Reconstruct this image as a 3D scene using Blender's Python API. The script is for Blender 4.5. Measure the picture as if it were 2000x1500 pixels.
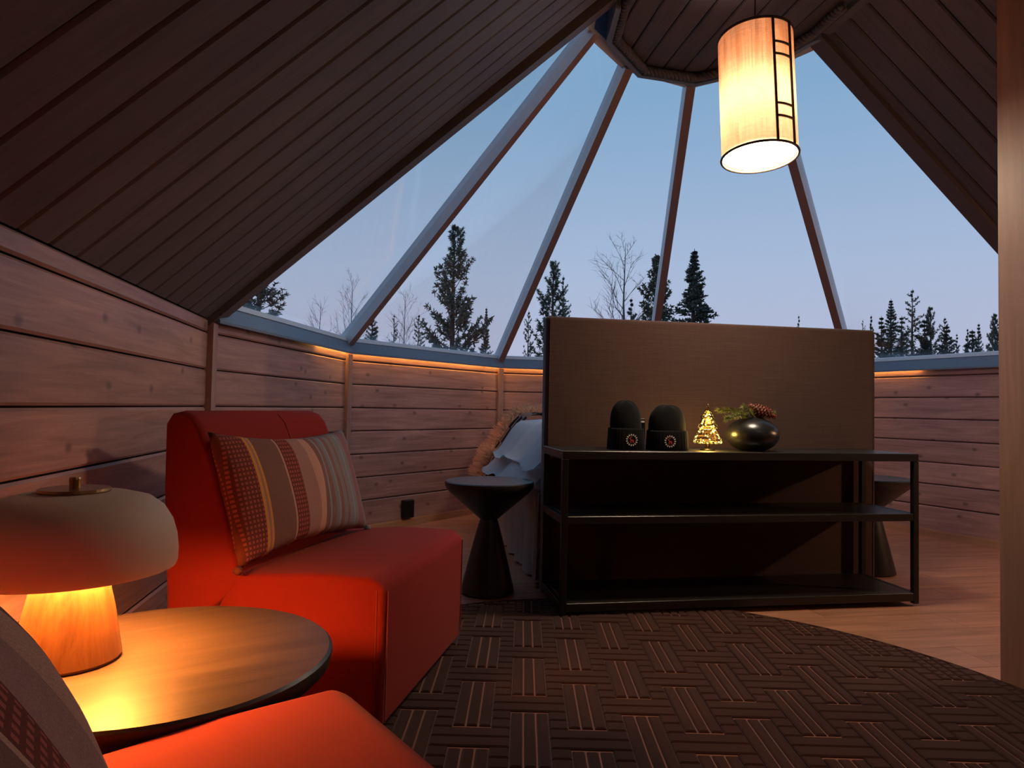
import bpy, bmesh, math, random
from mathutils import Vector, Matrix
random.seed(7)
for o in list(bpy.data.objects): bpy.data.objects.remove(o)
sc = bpy.context.scene
COL = sc.collection
PI = math.pi

# ------------------------------------------------------------------ camera
FPX = 1320.0
cd = bpy.data.cameras.new('camera'); cam = bpy.data.objects.new('camera', cd); COL.objects.link(cam)
cd.sensor_width = 36.0; cd.lens = FPX * 36.0 / 2000.0; cd.clip_start = 0.02; cd.clip_end = 500
PITCH = math.atan(47 / FPX); ROLL = 0.020
cam.matrix_world = (Matrix.Translation((0, 0, 0.85)) @ Matrix.Rotation(PI / 2 + PITCH, 4, 'X') @ Matrix.Rotation(ROLL, 4, 'Z'))
sc.camera = cam

# ------------------------------------------------------------------ sky and exposure
SKY_STRENGTH = 0.90
wd = bpy.data.worlds.new('dusk_sky'); sc.world = wd; wd.use_nodes = True
nt = wd.node_tree; nt.nodes.clear()
_o = nt.nodes.new('ShaderNodeOutputWorld'); _b = nt.nodes.new('ShaderNodeBackground')
_t = nt.nodes.new('ShaderNodeTexCoord'); _s = nt.nodes.new('ShaderNodeSeparateXYZ'); _r = nt.nodes.new('ShaderNodeValToRGB')
nt.links.new(_t.outputs['Generated'], _s.inputs[0]); nt.links.new(_s.outputs['Z'], _r.inputs[0])
nt.links.new(_r.outputs[0], _b.inputs[0]); nt.links.new(_b.outputs[0], _o.inputs[0])
_b.inputs[1].default_value = SKY_STRENGTH
e = _r.color_ramp.elements
e[0].position = 0.0; e[0].color = (0.52, 0.49, 0.62, 1)
e[1].position = 1.0; e[1].color = (0.17, 0.32, 0.52, 1)
for p, c in ((0.08, (0.48, 0.505, 0.66, 1)), (0.20, (0.41, 0.50, 0.68, 1)), (0.42, (0.235, 0.40, 0.60, 1))):
    n = e.new(p); n.color = c
sc.view_settings.view_transform = 'Standard'; sc.view_settings.look = 'None'
sc.view_settings.exposure = 0.18; sc.view_settings.gamma = 1.0; sc.view_settings.use_curve_mapping = False

# ------------------------------------------------------------------ room frame: u across, v along the building's axis
AL = -0.1719
AX = Vector((math.sin(AL), math.cos(AL), 0)); RT = Vector((math.cos(AL), -math.sin(AL), 0))
CEN = Vector((0.928, 3.392, 0))
def W(u, v, z=0.0): return CEN + RT * u + AX * v + Vector((0, 0, z))
ROOMROT = -AL   # rotation about z that turns world x onto RT

# ------------------------------------------------------------------ material helpers
def new_mat(name):
    m = bpy.data.materials.new(name); m.use_nodes = True
    t = m.node_tree; t.nodes.clear()
    out = t.nodes.new('ShaderNodeOutputMaterial'); b = t.nodes.new('ShaderNodeBsdfPrincipled')
    t.links.new(b.outputs[0], out.inputs[0]); return m, t, b, out
def N(t, kind, **kw):
    n = t.nodes.new('ShaderNode' + kind)
    for k, v in kw.items():
        if k in n.inputs.keys(): n.inputs[k].default_value = v
        else: setattr(n, k, v)
    return n
def c4(c): return (c[0], c[1], c[2], 1)
def math_n(t, op, a, b=None, c=None):
    n = t.nodes.new('ShaderNodeMath'); n.operation = op
    for i, x in enumerate((a, b, c)):
        if x is None: continue
        if isinstance(x, (int, float)): n.inputs[i].default_value = x
        else: t.links.new(x, n.inputs[i])
    return n.outputs[0]
def mixc(t, f, a, b, mode='MIX'):
    n = t.nodes.new('ShaderNodeMix'); n.data_type = 'RGBA'; n.blend_type = mode
    for i, x in ((0, f), (6, a), (7, b)):
        if isinstance(x, (int, float)): n.inputs[i].default_value = x
        elif isinstance(x, tuple): n.inputs[i].default_value = c4(x)
        else: t.links.new(x, n.inputs[i])
    return n.outputs[2]
def bump(t, b, h, strength=0.3, dist=0.004):
    n = N(t, 'Bump'); n.inputs['Strength'].default_value = strength; n.inputs['Distance'].default_value = dist
    t.links.new(h, n.inputs['Height']); t.links.new(n.outputs[0], b.inputs['Normal'])

def plain(name, col, rough=0.6, metal=0.0, noise=0.08, nscale=30, bstr=0.05, spec=None, coat=0):
    m, t, b, _ = new_mat(name)
    tc = N(t, 'TexCoord'); no = N(t, 'TexNoise', Scale=nscale, Detail=4.0); t.links.new(tc.outputs['Object'], no.inputs['Vector'])
    k = math_n(t, 'MULTIPLY_ADD', no.outputs['Fac'], 2 * noise, 1 - noise)
    cc = N(t, 'Combine' + 'Color') if False else None
    v = N(t, 'HueSaturation'); v.inputs['Color'].default_value = c4(col); t.links.new(k, v.inputs['Value'])
    t.links.new(v.outputs[0], b.inputs['Base Color'])
    b.inputs['Roughness'].default_value = rough; b.inputs['Metallic'].default_value = metal
    if spec is not None: b.inputs['Specular IOR Level'].default_value = spec
    if coat: b.inputs['Coat Weight'].default_value = coat
    if bstr: bump(t, b, no.outputs['Fac'], bstr, 0.002)
    return m

def wood(name, col, dark, rough=0.5, grain=1.0, knots=0.6, vary=0.2, bstr=0.15, spec=0.4, axis='X'):
    """stained timber, grain along the object's own X, shifted per piece"""
    m, t, b, _ = new_mat(name)
    tc = N(t, 'TexCoord'); oi = N(t, 'ObjectInfo')
    off = N(t, 'CombineXYZ'); t.links.new(math_n(t, 'MULTIPLY', oi.outputs['Random'], 37.0), off.inputs[0])
    t.links.new(math_n(t, 'MULTIPLY', oi.outputs['Random'], 11.0), off.inputs[2])
    add = N(t, 'VectorMath'); add.operation = 'ADD'
    t.links.new(tc.outputs['Object'], add.inputs[0]); t.links.new(off.outputs[0], add.inputs[1])
    mp = N(t, 'Mapping'); mp.inputs['Scale'].default_value = (0.7, 9, 9) if axis == 'X' else (9, 9, 0.7)
    t.links.new(add.outputs[0], mp.inputs[0])
    n1 = N(t, 'TexNoise', Scale=3.2 * grain, Detail=6.0, Roughness=0.62, Distortion=0.7); t.links.new(mp.outputs[0], n1.inputs['Vector'])
    mp2 = N(t, 'Mapping'); mp2.inputs['Scale'].default_value = (1.5, 60, 60) if axis == 'X' else (60, 60, 1.5)
    t.links.new(add.outputs[0], mp2.inputs[0])
    n2 = N(t, 'TexNoise', Scale=2.0 * grain, Detail=3.0); t.links.new(mp2.outputs[0], n2.inputs['Vector'])
    f = math_n(t, 'ADD', math_n(t, 'MULTIPLY', n1.outputs['Fac'], 0.75), math_n(t, 'MULTIPLY', n2.outputs['Fac'], 0.25))
    r = N(t, 'ValToRGB'); t.links.new(f, r.inputs[0])
    r.color_ramp.elements[0].position = 0.36; r.color_ramp.elements[0].color = c4(dark)
    r.color_ramp.elements[1].position = 0.66; r.color_ramp.elements[1].color = c4(col)
    colr = r.outputs[0]
    if knots:
        sx_ = N(t, 'SeparateXYZ'); t.links.new(add.outputs[0], sx_.inputs[0]); mp3 = N(t, 'CombineXYZ'); t.links.new(math_n(t, 'MULTIPLY', sx_.outputs[0], 3.4), mp3.inputs[0]); t.links.new(math_n(t, 'MULTIPLY', sx_.outputs[2], 5.0), mp3.inputs[1])
        vo = N(t, 'TexVoronoi', Scale=1.0); vo.voronoi_dimensions = '2D'; t.links.new(mp3.outputs[0], vo.inputs['Vector'])
        kf = N(t, 'MapRange'); kf.inputs[1].default_value = 0.025; kf.inputs[2].default_value = 0.085; kf.inputs[3].default_value = knots; kf.inputs[4].default_value = 0
        t.links.new(vo.outputs['Distance'], kf.inputs[0])
        colr = mixc(t, kf.outputs[0], colr, tuple(x * 0.45 for x in dark))
    hv = N(t, 'HueSaturation'); t.links.new(colr, hv.inputs['Color'])
    t.links.new(math_n(t, 'MULTIPLY_ADD', oi.outputs['Random'], vary, 1 - vary / 2), hv.inputs['Value'])
    t.links.new(hv.outputs[0], b.inputs['Base Color'])
    b.inputs['Roughness'].default_value = rough; b.inputs['Specular IOR Level'].default_value = spec
    bump(t, b, f, bstr, 0.002)
    return m

def fabric(name, col, rough=0.95, scale=900, bstr=0.25, var=0.10, sheen=0.3):
    m, t, b, _ = new_mat(name)
    tc = N(t, 'TexCoord')
    n0 = N(t, 'TexNoise', Scale=6.0, Detail=5.0); t.links.new(tc.outputs['Object'], n0.inputs['Vector'])
    n1 = N(t, 'TexNoise', Scale=float(scale), Detail=2.0); t.links.new(tc.outputs['Object'], n1.inputs['Vector'])
    hv = N(t, 'HueSaturation'); hv.inputs['Color'].default_value = c4(col)
    s = math_n(t, 'ADD', math_n(t, 'MULTIPLY', n0.outputs['Fac'], var * 2), math_n(t, 'MULTIPLY', n1.outputs['Fac'], var * 2))
    t.links.new(math_n(t, 'ADD', s, 1 - 2 * var), hv.inputs['Value'])
    t.links.new(hv.outputs[0], b.inputs['Base Color']); b.inputs['Roughness'].default_value = rough
    b.inputs['Specular IOR Level'].default_value = 0.15
    b.inputs['Sheen Weight'].default_value = sheen; b.inputs['Sheen Roughness'].default_value = 0.5
    bump(t, b, n1.outputs['Fac'], bstr, 0.001)
    return m

def emit(name, col, strength):
    m = bpy.data.materials.new(name); m.use_nodes = True; t = m.node_tree; t.nodes.clear()
    o = t.nodes.new('ShaderNodeOutputMaterial'); e_ = t.nodes.new('ShaderNodeEmission')
    e_.inputs[0].default_value = c4(col); e_.inputs[1].default_value = strength
    t.links.new(e_.outputs[0], o.inputs[0]); return m

M = {}
M['wall'] = wood('stained_wall_boards', (0.56, 0.325, 0.285), (0.33, 0.185, 0.160), rough=0.40, knots=0.75, vary=0.22, spec=0.5)
M['wall_trim'] = wood('stained_trim', (0.42, 0.27, 0.235), (0.29, 0.18, 0.155), rough=0.5, knots=0, axis='Z')
M['roof'] = wood('dark_roof_boards', (0.140, 0.130, 0.148), (0.100, 0.092, 0.105), rough=0.5, knots=0.15, vary=0.12, bstr=0.08)
M['roof_trim'] = plain('dark_roof_trim', (0.11, 0.09, 0.095), 0.5)
M['back'] = plain('dark_backing', (0.02, 0.014, 0.012), 0.9)
M['plainwall'] = wood('stained_back_wall', (0.30, 0.19, 0.16), (0.2, 0.12, 0.10), knots=0)
M['floor'] = wood('laminate_planks', (0.46, 0.225, 0.145), (0.26, 0.118, 0.072), rough=0.38, knots=0.25, vary=0.18, spec=0.5, bstr=0.05)
M['skirt'] = wood('oak_baseboard', (0.55, 0.30, 0.17), (0.42, 0.22, 0.12), knots=0, rough=0.45)
M['metal'] = plain('blue_grey_coated_metal', (0.17, 0.225, 0.30), 0.42, 0.0, spec=0.6)
M['metal_light'] = plain('light_window_frame', (0.72, 0.78, 0.82), 0.35, 0.0, spec=0.6)
M['mullion_inner'] = plain('mullion_inner_brown', (0.30, 0.20, 0.185), 0.5)
M['mullion'] = plain('mullion_metal', (0.55, 0.60, 0.66), 0.40, 0.0, spec=0.6)
M['partition'] = wood('partition_panel', (0.34, 0.19, 0.145), (0.26, 0.14, 0.105), knots=0.05, axis='Z', rough=0.5)
M['black'] = plain('black_powder_coat', (0.011, 0.010, 0.011), 0.42, spec=0.35)
M['blackwood'] = wood('black_stained_wood', (0.020, 0.018, 0.018), (0.010, 0.009, 0.009), rough=0.36, knots=0, spec=0.5)
M['tablewood'] = wood('dark_brown_table_wood', (0.060, 0.040, 0.030), (0.030, 0.020, 0.015), rough=0.42, knots=0, spec=0.30, bstr=0.25)
M['red'] = fabric('red_wool_upholstery', (0.255, 0.0195, 0.0155), scale=700, sheen=0.04)
M['seam'] = fabric('red_seam', (0.30, 0.03, 0.02), scale=700)
M['headboard'] = None
M['beige'] = fabric('taupe_bed_base_fabric', (0.56, 0.41, 0.34), scale=500)
M['white'] = fabric('white_bed_linen', (0.74, 0.75, 0.79), scale=400, sheen=0.1, var=0.05)
M['fur'] = fabric('tan_fur', (0.78, 0.43, 0.25), scale=300, var=0.3)
M['brass'] = plain('aged_brass', (0.45, 0.27, 0.13), 0.35, 1.0)
M['bronze'] = plain('bronze_wire', (0.055, 0.034, 0.022), 0.5, 0.3)
M['oak'] = wood('lamp_ash_wood', (0.15, 0.068, 0.025), (0.075, 0.028, 0.009), rough=0.5, knots=0, axis='Z', grain=1.6)
M['knit'] = fabric('black_knit', (0.006, 0.006, 0.007), sheen=0.05, scale=250, bstr=0.6)
M['vase'] = plain('black_glazed_ceramic', (0.012, 0.012, 0.014), 0.28, spec=0.6)
M['emblem_white'] = plain('emblem_white', (0.75, 0.70, 0.66), 0.8)
M['emblem_red'] = plain('emblem_red', (0.50, 0.045, 0.03), 0.8)
M['needle'] = plain('fir_needles', (0.24, 0.27, 0.085), 0.6)
M['twig'] = plain('twig_bark', (0.10, 0.06, 0.035), 0.8)
M['cone'] = plain('pine_cone_scales', (0.30, 0.060, 0.05), 0.6)
M['rug_base'] = fabric('rug_ground', (0.27, 0.115, 0.078), scale=300, sheen=0.2)
M['rug'] = fabric('rug_pile', (0.034, 0.0105, 0.0075), scale=350, bstr=0.8, var=0.25, sheen=0.12)
M['bark'] = plain('tree_bark', (0.10, 0.065, 0.05), 0.9)
M['birch'] = plain('birch_twigs', (0.13, 0.105, 0.115), 0.9)
M['pine'] = plain('pine_foliage', (0.135, 0.145, 0.105), 0.7, noise=0.35, nscale=2)
M['spruce'] = plain('spruce_foliage', (0.090, 0.102, 0.085), 0.7, noise=0.35, nscale=2)
M['ground'] = plain('autumn_heath', (0.10, 0.10, 0.08), 0.95, noise=0.4, nscale=3)
M['led'] = emit('warm_led', (1.0, 0.45, 0.10), 34.0)
M['fairy'] = emit('fairy_light', (1.0, 0.72, 0.22), 30.0)
M['diffuser'] = emit('lamp_diffuser', (1.0, 0.79, 0.56), 84.0)
M['fill_glow'] = emit('fill_lamp_glow', (1.0, 0.82, 0.70), 8.0)  # glow of the added fill lamp behind the viewer
M['wall_globe'] = emit('wall_lamp_globe', (1.0, 0.55, 0.30), 700.0)
M['blocker'] = plain('white_blocker', (0.8, 0.8, 0.78), 0.6)
M['lamp_glow'] = emit('table_lamp_diffuser', (1.0, 0.36, 0.065), 380.0)

def glass_mat(name, refl, tint):
    m = bpy.data.materials.new(name); m.use_nodes = True; t = m.node_tree; t.nodes.clear()
    o = t.nodes.new('ShaderNodeOutputMaterial'); mx = t.nodes.new('ShaderNodeMixShader')
    tr = t.nodes.new('ShaderNodeBsdfTransparent'); gl = t.nodes.new('ShaderNodeBsdfGlossy')
    tr.inputs[0].default_value = c4(tint); gl.inputs['Roughness'].default_value = 0.03
    fr = t.nodes.new('ShaderNodeFresnel'); fr.inputs[0].default_value = 1.25
    k = math_n(t, 'MULTIPLY', fr.outputs[0], refl)
    t.links.new(k, mx.inputs[0]); t.links.new(tr.outputs[0], mx.inputs[1]); t.links.new(gl.outputs[0], mx.inputs[2])
    t.links.new(mx.outputs[0], o.inputs[0]); return m
M['glass'] = glass_mat('window_glass', 0.18, (0.97, 0.985, 1.0))
M['crystal'] = glass_mat('crystal', 3.2, (0.93, 0.86, 0.62))

def headboard_mat():
    m, t, b, _ = new_mat('headboard_weave')
    tc = N(t, 'TexCoord')
    mp = N(t, 'Mapping'); mp.inputs['Scale'].default_value = (8, 8, 260); t.links.new(tc.outputs['Object'], mp.inputs[0])
    n1 = N(t, 'TexNoise', Scale=1.0, Detail=3.0); t.links.new(mp.outputs[0], n1.inputs['Vector'])
    mp2 = N(t, 'Mapping'); mp2.inputs['Scale'].default_value = (220, 220, 6); t.links.new(tc.outputs['Object'], mp2.inputs[0])
    n2 = N(t, 'TexNoise', Scale=1.0, Detail=2.0); t.links.new(mp2.outputs[0], n2.inputs['Vector'])
    s = math_n(t, 'ADD', math_n(t, 'MULTIPLY', n1.outputs['Fac'], 0.7), math_n(t, 'MULTIPLY', n2.outputs['Fac'], 0.3))
    t.links.new(mixc(t, s, (0.029, 0.0145, 0.0133), (0.080, 0.042, 0.037)), b.inputs['Base Color'])
    b.inputs['Roughness'].default_value = 0.95; b.inputs['Specular IOR Level'].default_value = 0.1
    b.inputs['Sheen Weight'].default_value = 0.3
    bump(t, b, s, 0.35, 0.0015); return m
M['headboard'] = headboard_mat()

def cushion_mat():
    """woven stripes across the cushion's width (local x), dotted and zigzag bands"""
    m, t, b, _ = new_mat('striped_cushion_weave')
    tc = N(t, 'TexCoord'); sp = N(t, 'SeparateXYZ'); t.links.new(tc.outputs['Object'], sp.inputs[0])
    x = math_n(t, 'ADD', math_n(t, 'DIVIDE', sp.outputs[0], 0.68), 0.5); z = sp.outputs[2]
    r = N(t, 'ValToRGB'); r.color_ramp.interpolation = 'CONSTANT'; t.links.new(x, r.inputs[0])
    el = r.color_ramp.elements
    maroon = (0.17, 0.045, 0.035); br = (0.22, 0.105, 0.09); mau = (0.36, 0.19, 0.17); gold = (0.62, 0.27, 0.08); grey = (0.20, 0.185, 0.20); blue = (0.22, 0.25, 0.31); tan = (0.50, 0.27, 0.22); pk = (0.30, 0.07, 0.10)
    stops = [(0, maroon), (0.115, gold), (0.13, mau), (0.142, gold), (0.155, br), (0.30, tan), (0.312, maroon), (0.40, mau), (0.49, tan), (0.545, br), (0.585, blue), (0.60, br), (0.64, grey), (0.67, blue), (0.685, br), (0.72, grey), (0.76, br), (0.78, grey), (0.83, blue), (0.845, grey), (0.885, (0.17, 0.14, 0.145)), (0.965, grey)]
    el[0].position = 0; el[0].color = c4(maroon); el[1].position = stops[1][0]; el[1].color = c4(stops[1][1])
    for p, c in stops[2:]:
        q = el.new(p); q.color = c4(c)
    col = r.outputs[0]
    # dotted bands
    def band(a, bb): return math_n(t, 'MULTIPLY', math_n(t, 'GREATER_THAN', x, a), math_n(t, 'LESS_THAN', x, bb))
    dots = math_n(t, 'MULTIPLY', math_n(t, 'GREATER_THAN', math_n(t, 'SINE', math_n(t, 'MULTIPLY', sp.outputs[0], 520)), -0.1), math_n(t, 'GREATER_THAN', math_n(t, 'SINE', math_n(t, 'MULTIPLY', z, 480)), -0.1))
    col = mixc(t, math_n(t, 'MULTIPLY', dots, math_n(t, 'MAXIMUM', band(0.0, 0.115), band(0.315, 0.398))), col, (0.40, 0.10, 0.085))
    # zigzag bands
    tri = math_n(t, 'PINGPONG', math_n(t, 'MULTIPLY', z, 1.0), 0.022)
    zz = math_n(t, 'SINE', math_n(t, 'MULTIPLY', math_n(t, 'ADD', sp.outputs[0], tri), 420))
    col = mixc(t, math_n(t, 'MULTIPLY', math_n(t, 'GREATER_THAN', zz, 0.15), band(0.888, 0.962)), col, pk)
    # fine threads in the grey half
    mp = N(t, 'Mapping'); mp.inputs['Scale'].default_value = (260, 1, 14); t.links.new(tc.outputs['Object'], mp.inputs[0])
    n1 = N(t, 'TexNoise', Scale=1.0, Detail=2.0); t.links.new(mp.outputs[0], n1.inputs['Vector'])
    col = mixc(t, math_n(t, 'MULTIPLY', math_n(t, 'GREATER_THAN', n1.outputs['Fac'], 0.55), math_n(t, 'MULTIPLY', band(0.60, 0.885), 0.6)), col, (0.24, 0.17, 0.17))
    nz = N(t, 'TexNoise', Scale=700.0, Detail=2.0); t.links.new(tc.outputs['Object'], nz.inputs['Vector'])
    hv = N(t, 'HueSaturation'); t.links.new(col, hv.inputs['Color']); t.links.new(math_n(t, 'ADD', nz.outputs['Fac'], 0.5), hv.inputs['Value'])
    t.links.new(hv.outputs[0], b.inputs['Base Color']); b.inputs['Roughness'].default_value = 0.95; b.inputs['Specular IOR Level'].default_value = 0.1
    bump(t, b, nz.outputs['Fac'], 0.4, 0.001); return m
M['cushion'] = cushion_mat()

def check_mat():
    m, t, b, _ = new_mat('checked_throw')
    tc = N(t, 'TexCoord'); ck = N(t, 'TexChecker', Scale=1.0); um = N(t, 'Mapping'); um.inputs['Scale'].default_value = (22, 7, 1); ck.inputs[1].default_value = (0.012, 0.010, 0.010, 1); ck.inputs[2].default_value = (0.48, 0.28, 0.21, 1)
    t.links.new(tc.outputs['UV'], um.inputs[0]); t.links.new(um.outputs[0], ck.inputs['Vector']); t.links.new(ck.outputs[0], b.inputs['Base Color']); b.inputs['Roughness'].default_value = 1.0
    return m
M['check'] = check_mat()

def shade_mat(name, col, trans, weave, emis=0.0, ecol=(1, 0.6, 0.3)):
    m = bpy.data.materials.new(name); m.use_nodes = True; t = m.node_tree; t.nodes.clear()
    o = t.nodes.new('ShaderNodeOutputMaterial'); mx = t.nodes.new('ShaderNodeMixShader'); mx.inputs[0].default_value = trans
    d = t.nodes.new('ShaderNodeBsdfDiffuse'); tr = t.nodes.new('ShaderNodeBsdfTranslucent')
    tc = N(t, 'TexCoord'); mp = N(t, 'Mapping'); mp.inputs['Scale'].default_value = (90, 90, 14); t.links.new(tc.outputs['Object'], mp.inputs[0])
    n1 = N(t, 'TexNoise', Scale=1.0, Detail=3.0); t.links.new(mp.outputs[0], n1.inputs['Vector'])
    mp2 = N(t, 'Mapping'); mp2.inputs['Scale'].default_value = (20, 20, 160); t.links.new(tc.outputs['Object'], mp2.inputs[0])
    n2 = N(t, 'TexNoise', Scale=1.0, Detail=3.0); t.links.new(mp2.outputs[0], n2.inputs['Vector'])
    s = math_n(t, 'MULTIPLY_ADD', math_n(t, 'ADD', n1.outputs['Fac'], n2.outputs['Fac']), weave, 1 - weave)
    hv = N(t, 'HueSaturation'); hv.inputs['Color'].default_value = c4(col); t.links.new(s, hv.inputs['Value'])
    t.links.new(hv.outputs[0], d.inputs[0]); t.links.new(hv.outputs[0], tr.inputs[0])
    t.links.new(d.outputs[0], mx.inputs[1]); t.links.new(tr.outputs[0], mx.inputs[2])
    t.links.new(mx.outputs[0], o.inputs[0]); return m
M['shade'] = shade_mat('linen_lamp_shade', (0.92, 0.66, 0.47), 0.5, 0.42)
M['opal'] = plain('matt_clay_shade', (0.62, 0.43, 0.33), 0.6, spec=0.3, noise=0.03)

# ------------------------------------------------------------------ mesh helpers
def obj(name, bm, mat, parent=None, smooth=False, loc=None, mw=None):
    me = bpy.data.meshes.new(name)
    bmesh.ops.recalc_face_normals(bm, faces=bm.faces)
    bm.to_mesh(me); bm.free()
    if smooth:
        for p in me.polygons: p.use_smooth = True
    for m_ in (mat if isinstance(mat, (list, tuple)) else [mat]):
        me.materials.append(M[m_] if isinstance(m_, str) else m_)
    return link(name, me, parent, loc, mw)
def link(name, me, parent=None, loc=None, mw=None):
    o = bpy.data.objects.new(name, me); COL.objects.link(o)
    if parent is not None: o.parent = parent
    if loc is not None: o.location = loc
    if mw is not None: o.matrix_local = mw
    return o
def tag(o, label=None, cat=None, group=None, kind=None):
    if label: o['label'] = label
    if cat: o['category'] = cat
    if group: o['group'] = group
    if kind: o['kind'] = kind
    return o
def empty(name, loc=(0, 0, 0), rz=0.0):
    o = bpy.data.objects.new(name, None); COL.objects.link(o); o.location = loc; o.rotation_euler = (0, 0, rz); o.empty_display_size = 0.05; return o
def thing(name, label, cat, loc=(0, 0, 0), rz=0.0, group=None): return tag(empty(name, loc, rz), label, cat, group)
def copy_tree(o, parent=None):
    c = o.copy(); COL.objects.link(c); c.parent = parent
    for ch in list(o.children): copy_tree(ch, c)
    return c
def hull(bm, pts, faces):
    vs = [bm.verts.new(p) for p in pts]
    for f in faces: bm.faces.new([vs[i] for i in f])
    return vs
BOXF = [(0, 1, 3, 2), (4, 6, 7, 5), (0, 4, 5, 1), (2, 3, 7, 6), (0, 2, 6, 4), (1, 5, 7, 3)]
def box(bm, x0, x1, y0, y1, z0, z1, mw=None):
    pts = [Vector((x, y, z)) for x in (x0, x1) for y in (y0, y1) for z in (z0, z1)]
    if mw is not None: pts = [mw @ p for p in pts]
    return hull(bm, pts, BOXF)
def beam(bm, a, b, w, h, up):
    """rectangular bar from a to b; h measured along 'up'"""
    a, b, up = Vector(a), Vector(b), Vector(up); d = (b - a).normalized()
    s = d.cross(up).normalized(); u = s.cross(d).normalized()
    pts = [p + s * sx * w / 2 + u * sz * h / 2 for p in (a, b) for sx in (-1, 1) for sz in (-1, 1)]
    hull(bm, pts, BOXF)
def rbox(x0, x1, y0, y1, z0, z1, r, seg=3):
    bm = bmesh.new(); box(bm, x0, x1, y0, y1, z0, z1)
    bmesh.ops.bevel(bm, geom=bm.edges[:], offset=r, segments=seg, affect='EDGES', profile=0.5); return bm
def lathe(prof, seg=40, cap=True):
    bm = bmesh.new(); rings = []
    for r, z in prof:
        rings.append([bm.verts.new((r * math.cos(2 * PI * i / seg), r * math.sin(2 * PI * i / seg), z)) for i in range(seg)] if r > 1e-6 else [bm.verts.new((0, 0, z))])
    for a, b in zip(rings, rings[1:]):
        for i in range(seg):
            j = (i + 1) % seg
            if len(a) == 1 and len(b) == 1: continue
            if len(a) == 1: bm.faces.new((a[0], b[j], b[i]))
            elif len(b) == 1: bm.faces.new((a[i], a[j], b[0]))
            else: bm.faces.new((a[i], a[j], b[j], b[i]))
    if cap:
        for rg in (rings[0], rings[-1]):
            if len(rg) > 1: bm.faces.new(rg)
    return bm
def tube(bm, pts, rad, seg=6, closed=False):
    pts = [Vector(p) for p in pts]; n = len(pts); rings = []
    rr = rad if isinstance(rad, (list, tuple)) else [rad] * n
    prev = None
    for i, p in enumerate(pts):
        if closed: d = pts[(i + 1) % n] - pts[i - 1]
        else: d = pts[min(i + 1, n - 1)] - pts[max(i - 1, 0)]
        d.normalize()
        ref = prev if prev is not None else (Vector((0, 0, 1)) if abs(d.z) < 0.9 else Vector((1, 0, 0)))
        s = d.cross(ref)
        if s.length < 1e-5: s = d.cross(Vector((1, 0.3, 0)))
        s.normalize(); u = s.cross(d).normalized(); prev = u
        rings.append([bm.verts.new(p + (s * math.cos(2 * PI * k / seg) + u * math.sin(2 * PI * k / seg)) * rr[i]) for k in range(seg)])
    rng = range(n) if closed else range(n - 1)
    for i in rng:
        a, b = rings[i], rings[(i + 1) % n]
        for k in range(seg): bm.faces.new((a[k], a[(k + 1) % seg], b[(k + 1) % seg], b[k]))
    if not closed and seg > 2: bm.faces.new(rings[0]); bm.faces.new(rings[-1])
def extrude_poly(poly, axis_fn, t0, t1):
    """poly: list of 2-D points, axis_fn(p, t) -> Vector"""
    bm = bmesh.new(); n = len(poly)
    a = [bm.verts.new(axis_fn(p, t0)) for p in poly]; b = [bm.verts.new(axis_fn(p, t1)) for p in poly]
    for i in range(n): bm.faces.new((a[i], a[(i + 1) % n], b[(i + 1) % n], b[i]))
    bm.faces.new(a); bm.faces.new(b[::-1]); return bm
def frame(origin, xdir, zdir):
    """matrix with local x along xdir, local z close to zdir"""
    x = Vector(xdir).normalized(); y = Vector(zdir).cross(x).normalized(); z = x.cross(y)
    m = Matrix((x, y, z)).transposed().to_4x4(); m.translation = Vector(origin); return m
_bc = {}
def board_mesh(L, h, th, ch, mat, taper=0.0, g=0.0025):
    """tongue-and-groove board: x 0..L, z 0..h, face towards -y, chamfered long edges; ends may be cut on the skew (taper)"""
    key = (round(L, 3), round(h, 4), th, ch, mat, round(taper, 3))
    if key in _bc: return _bc[key]
    prof = [(0, g + 0.004), (0, h - g - 0.004), (-th + ch, h - g), (-th, h - g - ch), (-th, g + ch), (-th + ch, g)]
    bm = bmesh.new(); n = len(prof)
    a = [bm.verts.new((0, y, z)) for y, z in prof]; b = [bm.verts.new((L + taper * (z / h), y, z)) for y, z in prof]
    for i in range(n): bm.faces.new((a[i], a[(i + 1) % n], b[(i + 1) % n], b[i]))
    bm.faces.new(a); bm.faces.new(b)
    bmesh.ops.recalc_face_normals(bm, faces=bm.faces)
    me = bpy.data.meshes.new('board'); bm.to_mesh(me); bm.free(); me.materials.append(M[mat]); _bc[key] = me; return me

# ------------------------------------------------------------------ the shell
ZLIP = 1.18; ZG = 1.285; ZT = 2.84
LIP = [(-2.22, -0.20), (-1.765, 1.30), (-0.61, 2.38), (0.72, 2.44), (2.06, 1.66), (2.56, -0.02)]
def offs(poly, d):
    """push the chain outwards by d (outwards = left of the walking direction)"""
    lines = []
    P_ = [Vector(p) for p in poly]
    ext = [P_[0] + Vector((0, -1))] + P_ + [P_[-1] + Vector((0, -1))]
    out = []
    for a, b in zip(ext, ext[1:]):
        t = (b - a).normalized(); nrm = Vector((-t.y, t.x)); lines.append((a + nrm * d, t))
    for (p, t), (q, s) in zip(lines, lines[1:]):
        den = t.x * s.y - t.y * s.x; k = ((q.x - p.x) * s.y - (q.y - p.y) * s.x) / den
        out.append(p + t * k)
    return out
WALLP = offs(LIP, 0.045); FOOT = offs(LIP, 0.065)
TOPP = [(-0.60, -0.13), (-0.538, 0.187), (-0.228, 0.490), (0.222, 0.612), (0.56, 0.31), (0.70, 0.03)]
RING = [(-0.455, -0.09), (-0.403, 0.211), (-0.124, 0.508), (0.222, 0.535), (0.52, 0.29), (0.625, -0.04)]
UA = WALLP[0].x; UR = WALLP[-1].x; VBACK = -4.2

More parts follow.
